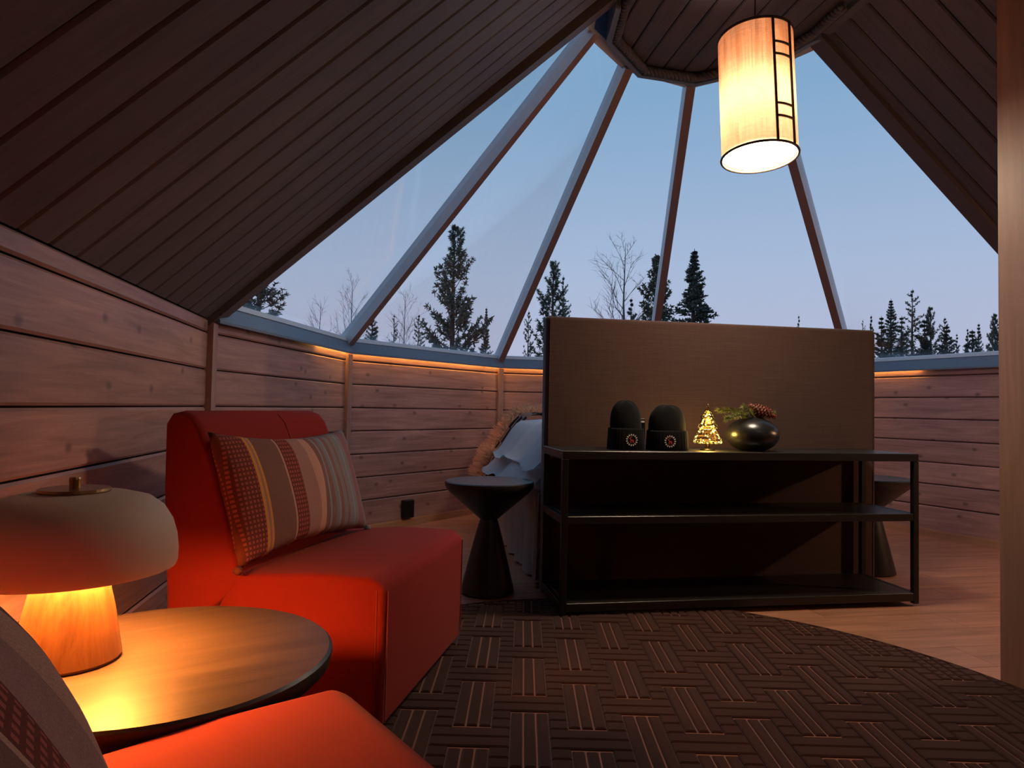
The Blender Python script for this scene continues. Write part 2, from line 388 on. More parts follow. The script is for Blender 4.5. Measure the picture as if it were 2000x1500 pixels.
# floor: backing slab and single planks
fl = tag(obj('floor', (lambda bm: (box(bm, -2.6, 2.9, VBACK, 2.75, -0.12, -0.006, Matrix.Translation(CEN) @ Matrix.Rotation(ROOMROT, 4, 'Z')), bm)[1])(bmesh.new()), 'back'), kind='structure')
def inside(u, v):
    if v < VBACK or u < UA - 0.02 or u > UR + 0.02: return False
    P_ = WALLP
    if v > P_[0].y or v > P_[-1].y:
        for a, b in zip(P_, P_[1:]):
            if (b.x - a.x) * (v - a.y) - (b.y - a.y) * (u - a.x) > 0.10: return False
    return True
PW, PL = 0.19, 1.28
pme = bpy.data.meshes.new('plank')
bm = bmesh.new(); box(bm, 0.0007, PL - 0.0007, 0.0007, PW - 0.0007, -0.006, 0.0); bmesh.ops.recalc_face_normals(bm, faces=bm.faces)
bm.to_mesh(pme); bm.free(); pme.materials.append(M['floor'])
rowi = 0; v = VBACK
while v < 2.7:
    u = -2.7 - [0, 0.45, 0.85, 0.25, 0.65][rowi % 5] * PL
    while u < 2.8:
        if any(inside(u + a * PL, v + b * PW) for a in (0, .25, .5, .75, 1) for b in (0, 1)):
            mw = Matrix.Translation(W(u, v)) @ Matrix.Rotation(ROOMROT, 4, 'Z')
            link('plank', pme, fl, mw=mw)
        u += PL
    v += PW; rowi += 1

SEAMS = [0.0, 0.216, 0.370, 0.524, 0.678, 0.832, 0.986, 1.140, 1.196]
def wall(name, p, q, boards=True, top=1.20, led=None):
    """p -> q in u,v with the room on the right hand; boards face the room"""
    a, b = W(*p), W(*q); d = (b - a); L = d.length; d.normalize()
    outw = Vector((-d.y, d.x, 0))
    bm = bmesh.new(); pts = []
    for z in (0.0, top):
        pts += [a + outw * 0.02 + Vector((0, 0, z)), b + outw * 0.02 + Vector((0, 0, z)), b + outw * 0.14 + Vector((0, 0, z)), a + outw * 0.14 + Vector((0, 0, z))]
    hull(bm, pts, [(0, 1, 2, 3), (4, 5, 6, 7), (0, 1, 5, 4), (1, 2, 6, 5), (2, 3, 7, 6), (3, 0, 4, 7)])
    w_ = tag(obj(name, bm, 'back'), kind='structure')
    for z0, z1 in zip(SEAMS, SEAMS[1:]):
        if not boards: break
        me = board_mesh(L, z1 - z0, 0.022, 0.007, 'wall')
        link('board', me, w_, mw=frame(a + outw * 0.021 + Vector((0, 0, z0)), d, (0, 0, 1)))
    return w_, a, b, d, outw, L
names = ['wall_far_left', 'wall_rear_left', 'wall_rear', 'wall_rear_right', 'wall_far_right']
wl, *_ = wall('wall_left', (UA, VBACK), WALLP[0])
walls = []
for k in range(5): walls.append(wall(names[k], WALLP[k], WALLP[k + 1]))
# walls the photograph shows nothing of, plain
for nm, p, q in (('wall_right', WALLP[5], (UR, VBACK)), ('wall_back', (UR, VBACK), (UA, VBACK))):
    a, b = W(*p), W(*q); d = (b - a).normalized(); outw = Vector((-d.y, d.x, 0))
    bm = bmesh.new(); H_ = 1.2 if nm == 'wall_right' else 3.0
    pts = [c + outw * o_ + Vector((0, 0, z)) for z in (0, H_) for c, o_ in ((a, 0), (b, 0), (b, .12), (a, .12))]
    hull(bm, pts, [(0, 1, 2, 3), (4, 5, 6, 7), (0, 1, 5, 4), (1, 2, 6, 5), (2, 3, 7, 6), (3, 0, 4, 7)])
    tag(obj(nm, bm, 'plainwall'), kind='structure')
# baseboards
bbn = ['far_left', 'rear_left', 'rear', 'rear_right', 'far_right']
for k in range(5):
    _, a, b, d, outw, L = walls[k]
    tag(obj('baseboard_' + bbn[k], (lambda bm: (box(bm, 0.0, L, 0.0, 0.014, 0.0, 0.05), bmesh.ops.bevel(bm, geom=[e_ for e_ in bm.edges if abs(e_.verts[0].co.z - 0.05) < 1e-5 and abs(e_.verts[1].co.z - 0.05) < 1e-5], offset=0.005, segments=2, affect='EDGES'), bm)[2])(bmesh.new()), 'skirt', mw=frame(a - outw * 0.0155, d, (0, 0, 1))), kind='structure')
# corner posts
tn = [0]
def trim(bm, mat, parent=None, smooth=False, label=None):
    tn[0] += 1
    return tag(obj('trim_%d' % tn[0], bm, mat, smooth=smooth), label, kind='structure')
for k in range(6):
    c = W(*WALLP[k]); inn = (W(*LIP[k]) - c).normalized()
    bm = bmesh.new(); beam(bm, c + inn * 0.012, c + inn * 0.012 + Vector((0, 0, 1.178)), 0.046, 0.034, inn); trim(bm, 'wall_trim', label='slim vertical corner batten between wall panels')
# sill: dark sloping face and light glazing bar per window, plus panes and mullions
def ring_seg(prof, k):
    """prof: list of (outward offset, z); makes the segment between corners k and k+1"""
    bm = bmesh.new(); A = []; B = []
    for d_, z in prof:
        o_ = offs(LIP, d_); A.append(bm.verts.new(W(o_[k].x, o_[k].y, z))); B.append(bm.verts.new(W(o_[k + 1].x, o_[k + 1].y, z)))
    n = len(prof)
    for i in range(n): bm.faces.new((A[i], A[(i + 1) % n], B[(i + 1) % n], B[i]))
    bm.faces.new(A); bm.faces.new(B[::-1]); return bm
SILL = [(0.0, 1.180), (0.012, 1.180), (0.026, 1.215), (0.20, 1.215), (0.20, 1.262), (0.034, 1.262), (0.0, 1.192)]
BAR = [(0.030, 1.262), (0.10, 1.262), (0.10, 1.280), (0.062, 1.292), (0.040, 1.288)]
LEDSPAN = {0: (0.69, 0.985), 1: (0.015, 0.985), 2: (0.015, 0.985), 3: (0.015, 0.985), 4: (0.02, 0.33)}
for k in range(5):
    win = tag(empty('window_%d' % (k + 1)), kind='structure')
    a, b = W(FOOT[k].x, FOOT[k].y, ZG), W(FOOT[k + 1].x, FOOT[k + 1].y, ZG)
    c, d = W(TOPP[k + 1][0], TOPP[k + 1][1], ZT), W(TOPP[k][0], TOPP[k][1], ZT)
    n = (b - a).cross(d - a).normalized() * 0.006
    bm = bmesh.new(); hull(bm, [p + n * s for s in (-1, 1) for p in (a, b, c, d)], [(0, 1, 2, 3), (4, 5, 6, 7), (0, 1, 5, 4), (1, 2, 6, 5), (2, 3, 7, 6), (3, 0, 4, 7)])
    obj('pane', bm, 'glass', win)
    obj('glazing_bar', ring_seg(BAR, k), 'metal_light', win)
    obj('sill', ring_seg(SILL, k), 'metal', win)
    # top bar under the ring
    bm = bmesh.new(); beam(bm, c, d, 0.05, 0.03, n); obj('top_bar', bm, 'mullion', win)
    # warm strip light tucked up behind the lip of the sill
    _, wa, wb, wd_, wo, L = walls[k]; s0, s1 = LEDSPAN[k]
    p0, p1 = wa.lerp(wb, s0) - wo * 0.012, wa.lerp(wb, s1) - wo * 0.012
    bm = bmesh.new(); beam(bm, p0 + Vector((0, 0, 1.206)), p1 + Vector((0, 0, 1.206)), 0.010, 0.006, (0, 0, 1))
    lab = ['short warm strip light under the sill, above the red armchair', 'warm strip light under the sill left of the bed', 'warm strip light under the sill, half hidden by the headboard', 'warm strip light under the sill behind the headboard', 'short warm strip light under the sill right of the headboard'][k]
    tag(obj('strip_light', bm, 'led'), lab, 'strip light', 'strip lights under the sill')
for k in range(1, 5):
    a, b = W(FOOT[k].x, FOOT[k].y, ZG - 0.01), W(TOPP[k][0], TOPP[k][1], ZT + 0.01)
    rad = (W(LIP[k][0], LIP[k][1]) - W(0.15, 0)).normalized()
    nrm = (b - a).cross(Vector((-rad.y, rad.x, 0))).normalized()
    if nrm.dot(rad) > 0: nrm = -nrm
    ax_ = (b - a).normalized(); s = ax_.cross(nrm).normalized()
    prof = [(-0.036, -0.02), (-0.035, 0.010), (-0.027, 0.062), (0.027, 0.062), (0.035, 0.010), (0.036, -0.02)]
    bm = extrude_poly(prof, lambda p, t: a + (b - a) * t + s * p[0] + nrm * p[1], 0, 1)
    bm.faces.ensure_lookup_table()
    for i_, f in enumerate(bm.faces): f.material_index = 1 if i_ == 2 else 0  # inner face brown, all other faces blue-grey
    trim(bm, ['mullion', 'mullion_inner'], label='slanting metal glazing bar between two panes')

# ceilings: two slopes and the flat strip between them, each of separate boards
UL, URR = -0.50, 0.66; ZF = 2.855
def slope(name, ulow, zlow, uhigh, zhigh, vend, skew):
    base = tag(empty(name), kind='structure')
    lo, hi = W(ulow, 0, zlow), W(uhigh, 0, zhigh); d = hi - lo; L = d.length; d.normalize()
    up = d.cross(AX); up = up if up.z > 0 else -up
    ex = 0.2 * (uhigh - ulow) / (zhigh - zlow)
    bm = bmesh.new()
    pts = [W(u_, v_, z_) + up * o_ for o_ in (0.024, 0.12) for u_, z_, v_ in ((ulow - ex, zlow - 0.2, vend), (uhigh, zhigh, vend + skew), (uhigh, zhigh, VBACK), (ulow - ex, zlow - 0.2, VBACK))]
    hull(bm, pts, [(0, 1, 2, 3), (4, 5, 6, 7), (0, 1, 5, 4), (1, 2, 6, 5), (2, 3, 7, 6), (3, 0, 4, 7)])
    obj('backing', bm, 'back', base)
    wb = 0.130; v_ = vend - 0.05
    me = board_mesh(L, wb, 0.022, 0.007, 'roof')
    while v_ > VBACK:
        o_ = W(ulow, v_, zlow) + up * 0.022
        x = d; z = -AX; y = z.cross(x)
        if y.dot(up) < 0:      # keep the chamfered face looking into the room
            z = AX; y = z.cross(x); o_ = W(ulow, v_ - wb, zlow) + up * 0.022
        m = Matrix((x, y, z)).transposed().to_4x4(); m.translation = o_
        link('board', me, base, mw=m); v_ -= wb
    # edge board beside the glass
    bm = bmesh.new()
    e0, e1 = W(ulow, vend, zlow), W(uhigh, vend + skew, zhigh)
    beam(bm, e0 + up * 0.03 - d * 0.02, e1 + up * 0.03 + d * 0.02, 0.10, 0.11, up); obj('edge_board', bm, 'roof_trim', base)
    return base
slope('ceiling_left', UA, 1.196, UL, ZF, -0.17, 0.07)
slope('ceiling_right', UR, 1.196, URR, ZF, 0.10, -0.09)
cf = tag(empty('ceiling_flat'), kind='structure')
bm = bmesh.new(); pts2 = [(UL - .02, VBACK), (URR + .02, VBACK)] + [(p[0], p[1]) for p in RING[::-1]]
A_ = [bm.verts.new(W(u_, v_, ZF + 0.024)) for u_, v_ in pts2]; B_ = [bm.verts.new(W(u_, v_, ZF + 0.10)) for u_, v_ in pts2]
bm.faces.new(A_); bm.faces.new(B_[::-1])
for i in range(len(A_)): bm.faces.new((A_[i], A_[(i + 1) % len(A_)], B_[(i + 1) % len(A_)], B_[i]))
obj('backing', bm, 'back', cf)
def ring_v(u_):
    best = None
    for (a, b) in zip(RING, RING[1:]):
        if min(a[0], b[0]) - 1e-6 <= u_ <= max(a[0], b[0]) + 1e-6:
            k = (u_ - a[0]) / (b[0] - a[0]) if abs(b[0] - a[0]) > 1e-6 else 0.5
            best = a[1] + (b[1] - a[1]) * k
    return best if best is not None else -0.05
u_ = UL
while u_ < URR - 0.01:
    w_ = min(0.127, URR - u_); va, vb = ring_v(u_ + 0.001), ring_v(u_ + w_ - 0.001)
    o_ = W(u_, VBACK, ZF + 0.022); L0 = va - VBACK
    x = AX; z = RT; y = z.cross(x)   # y points up
    me = board_mesh(L0, w_, 0.022, 0.006, 'roof', taper=vb - va)
    m = Matrix((x, y, z)).transposed().to_4x4(); m.translation = o_
    if y.z < 0: pass
    link('board', me, cf, mw=m); u_ += w_
# trims where the slopes meet the flat strip
for uu, nm in ((UL, 'left'), (URR, 'right')):
    bm = bmesh.new(); s = 1 if uu > 0 else -1
    beam(bm, W(uu + s * 0.02, VBACK, ZF - 0.012), W(uu + s * 0.02, -0.06, ZF - 0.012), 0.07, 0.03, (0, 0, 1)); trim(bm, 'roof', label='dark wooden strip along the flat ceiling, ' + nm + ' side')
# fascia ring below the flat strip
for k in range(5):
    a, b = RING[k], RING[k + 1]; t = Vector((b[0] - a[0], b[1] - a[1])).normalized(); nn = Vector((-t.y, t.x))
    bm = bmesh.new()
    pts = []
    for z in (2.80, 3.06):
        for p, q in ((a, 0.0), (b, 0.0), (b, 0.03), (a, 0.03)):
            c0 = Vector((0.10, 0.05)); dirp = (Vector(p) - c0).normalized(); pts.append(W(p[0] + dirp.x * q, p[1] + dirp.y * q, z))
    hull(bm, pts, [(0, 1, 2, 3), (4, 5, 6, 7), (0, 1, 5, 4), (1, 2, 6, 5), (2, 3, 7, 6), (3, 0, 4, 7)])
    trim(bm, 'metal', label='blue-grey fascia plate of the ring under the roof top')
# outer cap closing the gap between ring and glazing top
bm = bmesh.new()
A_ = [bm.verts.new(W(p[0], p[1], ZT + 0.03)) for p in TOPP]; B_ = [bm.verts.new(W(p[0], p[1], 3.06)) for p in RING]
for i in range(5): bm.faces.new((A_[i], A_[i + 1], B_[i + 1], B_[i]))
bmesh.ops.solidify(bm, geom=bm.faces[:], thickness=0.01)
trim(bm, 'metal', label='metal collar closing the top of the glass')
# roof cover above the flat strip (outside)
bm = bmesh.new(); box(bm, -0.6, 0.75, -0.2, 0.55, 3.06, 3.10, Matrix.Translation(CEN) @ Matrix.Rotation(ROOMROT, 4, 'Z')); trim(bm, 'metal', label='roof cap outside the ring')
# twisted rope moulding on the inside of the ring
path = []
inr = [Vector((0.10, 0.05)) + (Vector(p) - Vector((0.10, 0.05))) * 0.955 for p in RING]
inr = [Vector((inr[0].x, -0.35))] + inr + [Vector((inr[-1].x, -0.30))]
for a, b in zip(inr, inr[1:]):
    n_ = max(2, int((b - a).length / 0.0065))
    for i in range(n_): path.append(a.lerp(b, i / n_))
bm = bmesh.new()
for st in range(3):
    pts = []
    for i, p in enumerate(path):
        q = path[min(i + 1, len(path) - 1)] - path[max(i - 1, 0)]; q.normalize(); nn = Vector((-q.y, q.x))
        a_ = i * 0.0065 / 0.075 * 2 * PI + st * 2 * PI / 3
        pts.append(W(p.x + nn.x * 0.013 * math.cos(a_), p.y + nn.y * 0.013 * math.cos(a_), 2.824 + 0.013 * math.sin(a_)))
    tube(bm, pts, 0.0125, 6)
tag(obj('rope_moulding', bm, 'roof', smooth=True), 'twisted rope moulding running around the ring under the flat ceiling', 'moulding')
# partition at the right edge of the picture
bm = bmesh.new(); box(bm, 0.452, 0.56, -3.2, -1.28, 0.0, 2.845, Matrix.Translation(CEN) @ Matrix.Rotation(ROOMROT, 4, 'Z'))
tag(obj('wall_partition', bm, 'partition'), kind='structure')
# ground outside
bm = bmesh.new(); bmesh.ops.create_circle(bm, cap_ends=True, radius=160, segments=48)
g = tag(obj('ground', bm, 'ground', loc=(0, 0, -0.5)), 'dark heath around the hut', kind='structure')

# ------------------------------------------------------------------ headboard, bed
def place(u, v, z=0.0): return W(u, v, z)
t = thing('headboard', 'tall brown fabric headboard standing behind the black shelf', 'headboard', place(0.065, -0.06, 0), ROOMROT)
obj('panel', rbox(-0.865, 0.865, -0.04, 0.04, 0.0, 1.287, 0.018, 4), 'headboard', t, smooth=False)
for s in (-1, 1):
    bm = bmesh.new(); tube(bm, [(s * 0.848, -0.0405, 0.0), (s * 0.848, -0.0405, 1.27)], 0.0022, 6); obj('piping', bm, 'headboard', t)
bed = thing('bed', 'bed with a taupe fabric base, mostly hidden behind the headboard', 'bed', place(-0.03, -0.015, 0), ROOMROT)
obj('base', rbox(-0.75, 0.75, 0.0, 1.94, 0.02, 0.30, 0.02, 2), 'beige', bed)
bm = bmesh.new()   # valance along the left side, with soft folds
n_ = 90
for i in range(n_ + 1):
    v_ = 1.94 * i / n_; fold = 0.008 * math.sin(i * 1.9) * (1 - v_ / 2.2) + 0.010 * math.sin(i * 0.55 + 1)
    for z, amp in ((0.012, 1.6), (0.16, 1.0), (0.32, 0.6), (0.45, 0.15)): bm.verts.new((-0.770 - fold * amp, v_, z))
bm.verts.ensure_lookup_table()
for i in range(n_):
    for j in range(3): bm.faces.new([bm.verts[i * 4 + j], bm.verts[i * 4 + j + 1], bm.verts[(i + 1) * 4 + j + 1], bm.verts[(i + 1) * 4 + j]])
bmesh.ops.solidify(bm, geom=bm.faces[:], thickness=0.004)
obj('valance', bm, 'beige', bed, smooth=True)
obj('mattress', rbox(-0.765, 0.755, 0.0, 1.95, 0.30, 0.48, 0.05, 4), 'beige', bed, smooth=True)
def lump(u0, u1, v0, v1, zfun, nu, nv, name, mat, parent=None, th=0.012, uv=False, loc=None, rz=0):
    bm = bmesh.new(); uvl = bm.loops.layers.uv.new('UVMap') if uv else None; vs = []
    for i in range(nu + 1):
        for j in range(nv + 1):
            a, b = i / nu, j / nv; x, y, z = zfun(a, b); vs.append(bm.verts.new((x, y, z)))
    for i in range(nu):
        for j in range(nv):
            f = bm.faces.new([vs[i * (nv + 1) + j], vs[(i + 1) * (nv + 1) + j], vs[(i + 1) * (nv + 1) + j + 1], vs[i * (nv + 1) + j + 1]])
            if uv:
                for l, (a, b) in zip(f.loops, ((i, j), (i + 1, j), (i + 1, j + 1), (i, j + 1))): l[uvl].uv = (a / nu, b / nv)
    if th: bmesh.ops.solidify(bm, geom=bm.faces[:], thickness=th)
    return obj(name, bm, mat, parent, smooth=True, loc=loc)
def sm(x): x = max(0, min(1, x)); return x * x * (3 - 2 * x)
rnd = random.Random(3)
PH = [(rnd.uniform(4, 15), rnd.uniform(4, 15), rnd.uniform(0, 6)) for _ in range(7)]
def wrin(a, b): return sum(math.sin(p * a + q * b + r) for p, q, r in PH) / 7
def duvet_low(a, b):
    x = -0.86 + 1.60 * a; y = 0.03 + 1.50 * b
    z = 0.49 + 0.10 * sm(a * 6) + 0.02 * wrin(a * 3, b * 2) - 0.06 * (1 - sm(a * 14)) + 0.01 * wrin(b * 7, a)
    return (x - 0.02 * math.sin(b * 17), y, z)
def duvet_hi(a, b):
    x = -0.80 + 1.50 * a; y = 0.03 + 1.40 * b
    z = 0.55 + 0.22 * sm(a * 8) * sm((1.0 - b) * 8) * sm(b * 30 + 0.7) + 0.025 * wrin(a * 2.5, b * 2.2) + 0.012 * wrin(b * 6, a * 5)
    return (x - 0.03 * math.sin(b * 9 + 1), y, z)
dv = thing('duvet', 'rumpled white duvet piled on the bed', 'duvet', place(-0.03, -0.015, 0), ROOMROT)
lump(0, 0, 0, 0, duvet_low, 60, 60, 'lower_layer', 'white', dv, 0.02)
lump(0, 0, 0, 0, duvet_hi, 50, 50, 'folded_layer', 'white', dv, 0.02)
th_ = thing('throw_blanket', 'fur-edged checked throw draped over the foot of the bed', 'blanket', place(-0.03, -0.015, 0), ROOMROT)
def throwf(a, b, off=0.0):
    # a: across the bed from the hanging left end; b: along the bed
    s = a * 1.55
    x = -0.84 + s; y = 1.36 + 0.50 * b + 0.05 * math.sin(a * 9)
    z = 0.47 + 0.34 * sm(s * 3.0) + 0.030 * wrin(a * 3, b * 2) + off
    if s < 0.06: z -= (0.06 - s) * 2.0
    return (x, y, z)
lump(0, 0, 0, 0, throwf, 50, 24, 'checked_cloth', 'check', th_, 0.012, uv=True)
bm = bmesh.new()
def spike(bm, p, d, L, r):
    d = Vector(d).normalized(); s = d.orthogonal().normalized(); u = d.cross(s)
    b_ = [bm.verts.new(p + (s * math.cos(k * 2.094) + u * math.sin(k * 2.094)) * r) for k in range(3)]; tp = bm.verts.new(p + d * L)
    for k in range(3): bm.faces.new((b_[k], b_[(k + 1) % 3], tp))
for i in range(9000):
    b = 1.0 + rnd.gauss(0, 0.02) if rnd.random() < 0.5 else rnd.uniform(0.72, 1.08); a = rnd.random() ** 1.3
    if rnd.random() < 0.3: a = rnd.uniform(0, 0.05); b = rnd.uniform(0.45, 1.08)
    p = Vector(throwf(a, b)); spike(bm, p, (rnd.gauss(-0.3, 0.6), rnd.gauss(0.4, 0.7), rnd.uniform(0.0, 1.0)), rnd.uniform(0.05, 0.10), 0.006)
tag(obj('fur_edge', bm, 'fur', th_), 'long tan fur edge', kind='stuff')

# ------------------------------------------------------------------ black shelf
SHZ = 0.0115
sh = thing('console_shelf', 'low black metal shelf with three boards in front of the headboard', 'shelf', place(0.015, -0.305, SHZ), ROOMROT)
SW, SD, SH_ = 0.825, 0.185, 0.668
for sx in (-1, 1):
    for sy in (-1, 1):
        x = sx * (SW - 0.0125); y = sy * (SD - 0.0125)
        obj('leg', rbox(x - 0.0125, x + 0.0125, y - 0.0125, y + 0.0125, 0.0, SH_ - 0.034, 0.0015, 1), 'black', sh)
for z0, z1 in ((SH_ - 0.034, SH_), (0.368, 0.400), (0.012, 0.048)):
    e_ = 0.0 if z1 == SH_ else 0.0255
    bo = obj('shelf_board', rbox(-SW + e_, SW - e_, -SD + (0.0 if z1 == SH_ else 0.001), SD - 0.001 * (z1 != SH_), z0, z1, 0.002, 1), 'blackwood', sh)
    if z1 != SH_:
        for sx in (-1, 1):
            x = sx * (SW - 0.0125); obj('side_rail', rbox(x - 0.0122, x + 0.0122, -SD + 0.0255, SD - 0.0255, z0, z1, 0.0015, 1), 'black', sh)
ST = SHZ + SH_   # top of the shelf

# ------------------------------------------------------------------ hourglass tables
def hourglass(name, label, loc, h, rt_, rw, rb, lip, zw, mat, rz=0.0, group='hourglass tables'):
    t = thing(name, label, 'table', loc, rz, group)
    top = [(0, h), (rt_ - 0.006, h), (rt_ - 0.001, h - 0.004), (rt_, h - 0.010), (rt_ * 0.985, h - lip * 0.55), (rt_ * 0.90, h - lip)]
    n_ = 10
    for i in range(1, n_ + 1):
        k = i / n_; top.append((rt_ * 0.90 + (rw - rt_ * 0.90) * k, h - lip + (zw - h + lip) * k))
    top.append((0, zw))
    obj('top', lathe(top, 64, False), mat, t, smooth=True)
    bs = [(0, zw), (rw, zw)]
    for i in range(1, 13):
        k = i / 12; bs.append((rw + (rb - rw) * (k ** 0.92), zw * (1 - k) + 0.008 * k))
    bs += [(rb - 0.006, 0.0), (0, 0.0)]
    obj('base', lathe(bs, 64, False), mat, t, smooth=True)
    for o in t.children:
        md = o.modifiers.new('edge', 'EDGE_SPLIT'); md.split_angle = math.radians(35)
    return t
hourglass('side_table', 'tall black hourglass table beside the bed, left of the headboard', (-0.095, 3.15, 0), 0.512, 0.207, 0.040, 0.124, 0.050, 0.335, 'blackwood')
hourglass('side_table', 'black hourglass table right of the headboard, seen through the shelf', (1.965, 3.70, 0), 0.512, 0.207, 0.040, 0.124, 0.050, 0.335, 'blackwood')
TBZ = 0.42; TBC = (-0.59, 1.165)
hourglass('side_table', 'wide dark wooden table carrying the lit mushroom lamp, between the armchairs', (TBC[0], TBC[1], 0.0115), TBZ - 0.0115, 0.285, 0.060, 0.165, 0.050, 0.25, 'tablewood', rz=0.6)

# ------------------------------------------------------------------ armchairs
def make_chair(name, label, loc, rz):
    t = thing(name, label, 'armchair', loc, rz, 'red armchairs')
    hw = 0.368
    def prism(prof, x0, x1, r, seg=3):
        bm = extrude_poly(prof, lambda p, k: Vector((k, p[0], p[1])), x0, x1)
        bmesh.ops.recalc_face_normals(bm, faces=bm.faces)
        bmesh.ops.bevel(bm, geom=bm.edges[:], offset=r, segments=seg, affect='EDGES', profile=0.5); return bm
    # seat block: y 0 (front) .. 0.46
    seat = [(0.004, 0.025), (0.0, 0.375), (0.035, 0.402), (0.20, 0.402), (0.43, 0.385), (0.47, 0.30), (0.47, 0.025)]
    obj('seat', prism(seat, -hw, hw, 0.016, 3), 'red', t, smooth=True)
    # backrest: leaning, slightly hollow in front, rounded crest
    bm = bmesh.new(); nx = 24; prof = [(0.40, 0.36), (0.425, 0.44), (0.455, 0.54), (0.487, 0.64), (0.515, 0.72), (0.540, 0.775), (0.565, 0.803), (0.600, 0.814), (0.635, 0.806), (0.652, 0.780), (0.650, 0.60), (0.630, 0.30), (0.615, 0.025), (0.472, 0.025), (0.472, 0.30)]
    n = len(prof); rows = []
    rr_ = 0.024; xs = [0, 0.0015, 0.005, 0.011, 0.018, 0.024] + [0.024 + (2 * hw - 0.048) * i / nx for i in range(1, nx)] + [2 * hw - q for q in (0.024, 0.018, 0.011, 0.005, 0.0015, 0)]
    for xo in xs:
        x = -hw + xo; hol = 0.022 * (1 - (x / hw) ** 2); d_ = min(xo, 2 * hw - xo)
        ins = rr_ - math.sqrt(max(0, rr_ ** 2 - max(0, rr_ - d_) ** 2)); row = []
        for y, z in prof:
            yy = y + hol if (y < 0.60 and z > 0.42) else y
            cy = 0.565
            if z > 0.05: yy += max(-1, min(1, (cy - yy) / 0.05)) * ins * 0.8
            if z > 0.5: z -= ins * max(0, min(1, (z - 0.62) / 0.18))
            row.append(bm.verts.new((x, yy, z)))
        rows.append(row)
    for a, b in zip(rows, rows[1:]):
        for k in range(n): bm.faces.new((a[k], a[(k + 1) % n], b[(k + 1) % n], b[k]))
    bm.faces.new(rows[0]); bm.faces.new(rows[-1][::-1])
    bk = obj('backrest', bm, 'red', t, smooth=True); md = bk.modifiers.new('edge', 'EDGE_SPLIT'); md.split_angle = math.radians(42)
    bm = bmesh.new(); tube(bm, [(0.10, p[0] + 0.0195 if 0.42 < p[1] else p[0], p[1]) for p in prof[1:7]], 0.0016, 5); obj('back_seam', bm, 'seam', bk)
    for s in (-1, 1):
        bm = bmesh.new(); tube(bm, [(s * (hw + 0.0005), 0.022, 0.03), (s * (hw + 0.0005), 0.022, 0.372)], 0.0018, 5); obj('seam', bm, 'seam', t)
        bm = bmesh.new(); tube(bm, [(s * (hw - 0.017), -0.0008, 0.04), (s * (hw - 0.017), -0.0008, 0.368)], 0.0018, 5); obj('seam', bm, 'seam', t)
    for sx in (-1, 1):
        for y in (0.06, 0.56):
            obj('foot', rbox(sx * 0.31 - 0.02, sx * 0.31 + 0.02, y - 0.02, y + 0.02, 0.0, 0.03, 0.003, 1), 'black', t)
    return t
c1 = make_chair('armchair', 'red armchair with a striped cushion in front of the board wall', (-0.235, 2.075, 0.0115), math.atan2(0.98, 0.197))
c2 = copy_tree(c1); c2.location = (-0.018, 0.795, 0.0115); c2.rotation_euler = (0, 0, math.radians(127.3)); c2['label'] = 'red armchair in the lower left foreground, only its seat corner in view'

# ------------------------------------------------------------------ cushions
def make_cushion(name, label, mw, wd=0.68, ht=0.40, th=0.15, tilt=0.0):
    t = tag(empty(name), label, 'cushion', 'striped cushions'); t.matrix_world = mw
    bm = bmesh.new(); nx, nz = 40, 26; grid = {}
    for side in (-1, 1):
        for i in range(nx + 1):
            for j in range(nz + 1):
                a = -1 + 2 * i / nx; b = -1 + 2 * j / nz
                if side == 1 and (i in (0, nx) or j in (0, nz)): grid[(1, i, j)] = grid[(-1, i, j)]; continue
                f = ((1 - a ** 4) * (1 - b ** 4)) ** 0.5
                f2 = max(0.0, (1 - a * a) * (1 - b * b)) ** 0.38
                px = a * wd / 2 * (1 - 0.055 * (1 - b * b) * abs(a)); pz = b * ht / 2 * (1 - 0.15 * (1 - a * a) * abs(b))
                wr = 0.010 * math.exp(-((a - 0.05 - 0.15 * b) / 0.10) ** 2) * side * (1 - b * b)
                grid[(side, i, j)] = bm.verts.new((px, side * th / 2 * f2 * (0.97 + 0.03 * math.sin(7 * a + 3 * b)) + wr * 1.0, pz))
    for side in (-1, 1):
        for i in range(nx):
            for j in range(nz): bm.faces.new([grid[(side, i, j)], grid[(side, i + 1, j)], grid[(side, i + 1, j + 1)], grid[(side, i, j + 1)]])
    obj('cover', bm, 'cushion', t, smooth=True)
    # corner tassel of gathered cloth
    for sx in (-1, 1):
        bm = bmesh.new(); tube(bm, [(sx * wd * 0.495, 0, -ht * 0.495), (sx * wd * 0.51, 0.0, -ht * 0.51), (sx * wd * 0.515, 0, -ht * 0.525)], [0.010, 0.013, 0.004], 8); obj('corner', bm, 'cushion', t, smooth=True)
    return t
def cushion_on(chair_loc, chair_rz, x, y, z, lean, roll=0.0, yaw=0.0):
    return (Matrix.Translation(Vector((chair_loc[0], chair_loc[1], 0.011))) @ Matrix.Rotation(chair_rz, 4, 'Z') @ Matrix.Translation(Vector((x, y, z)))
            @ Matrix.Rotation(yaw, 4, 'Z') @ Matrix.Rotation(-lean, 4, 'X') @ Matrix.Rotation(roll, 4, 'Y'))
make_cushion('cushion', 'striped woven cushion leaning on the far red armchair', cushion_on((-0.235, 2.075), math.atan2(0.98, 0.197), -0.035, 0.425, 0.578, math.radians(18), math.radians(1.0), math.radians(-3)), 0.72, 0.37, 0.13)
make_cushion('cushion', 'dark striped cushion cut off by the lower left picture edge', cushion_on((-0.018, 0.795), math.radians(127.3), -0.055, 0.488, 0.580, math.radians(30)), 0.70, 0.39, 0.15)

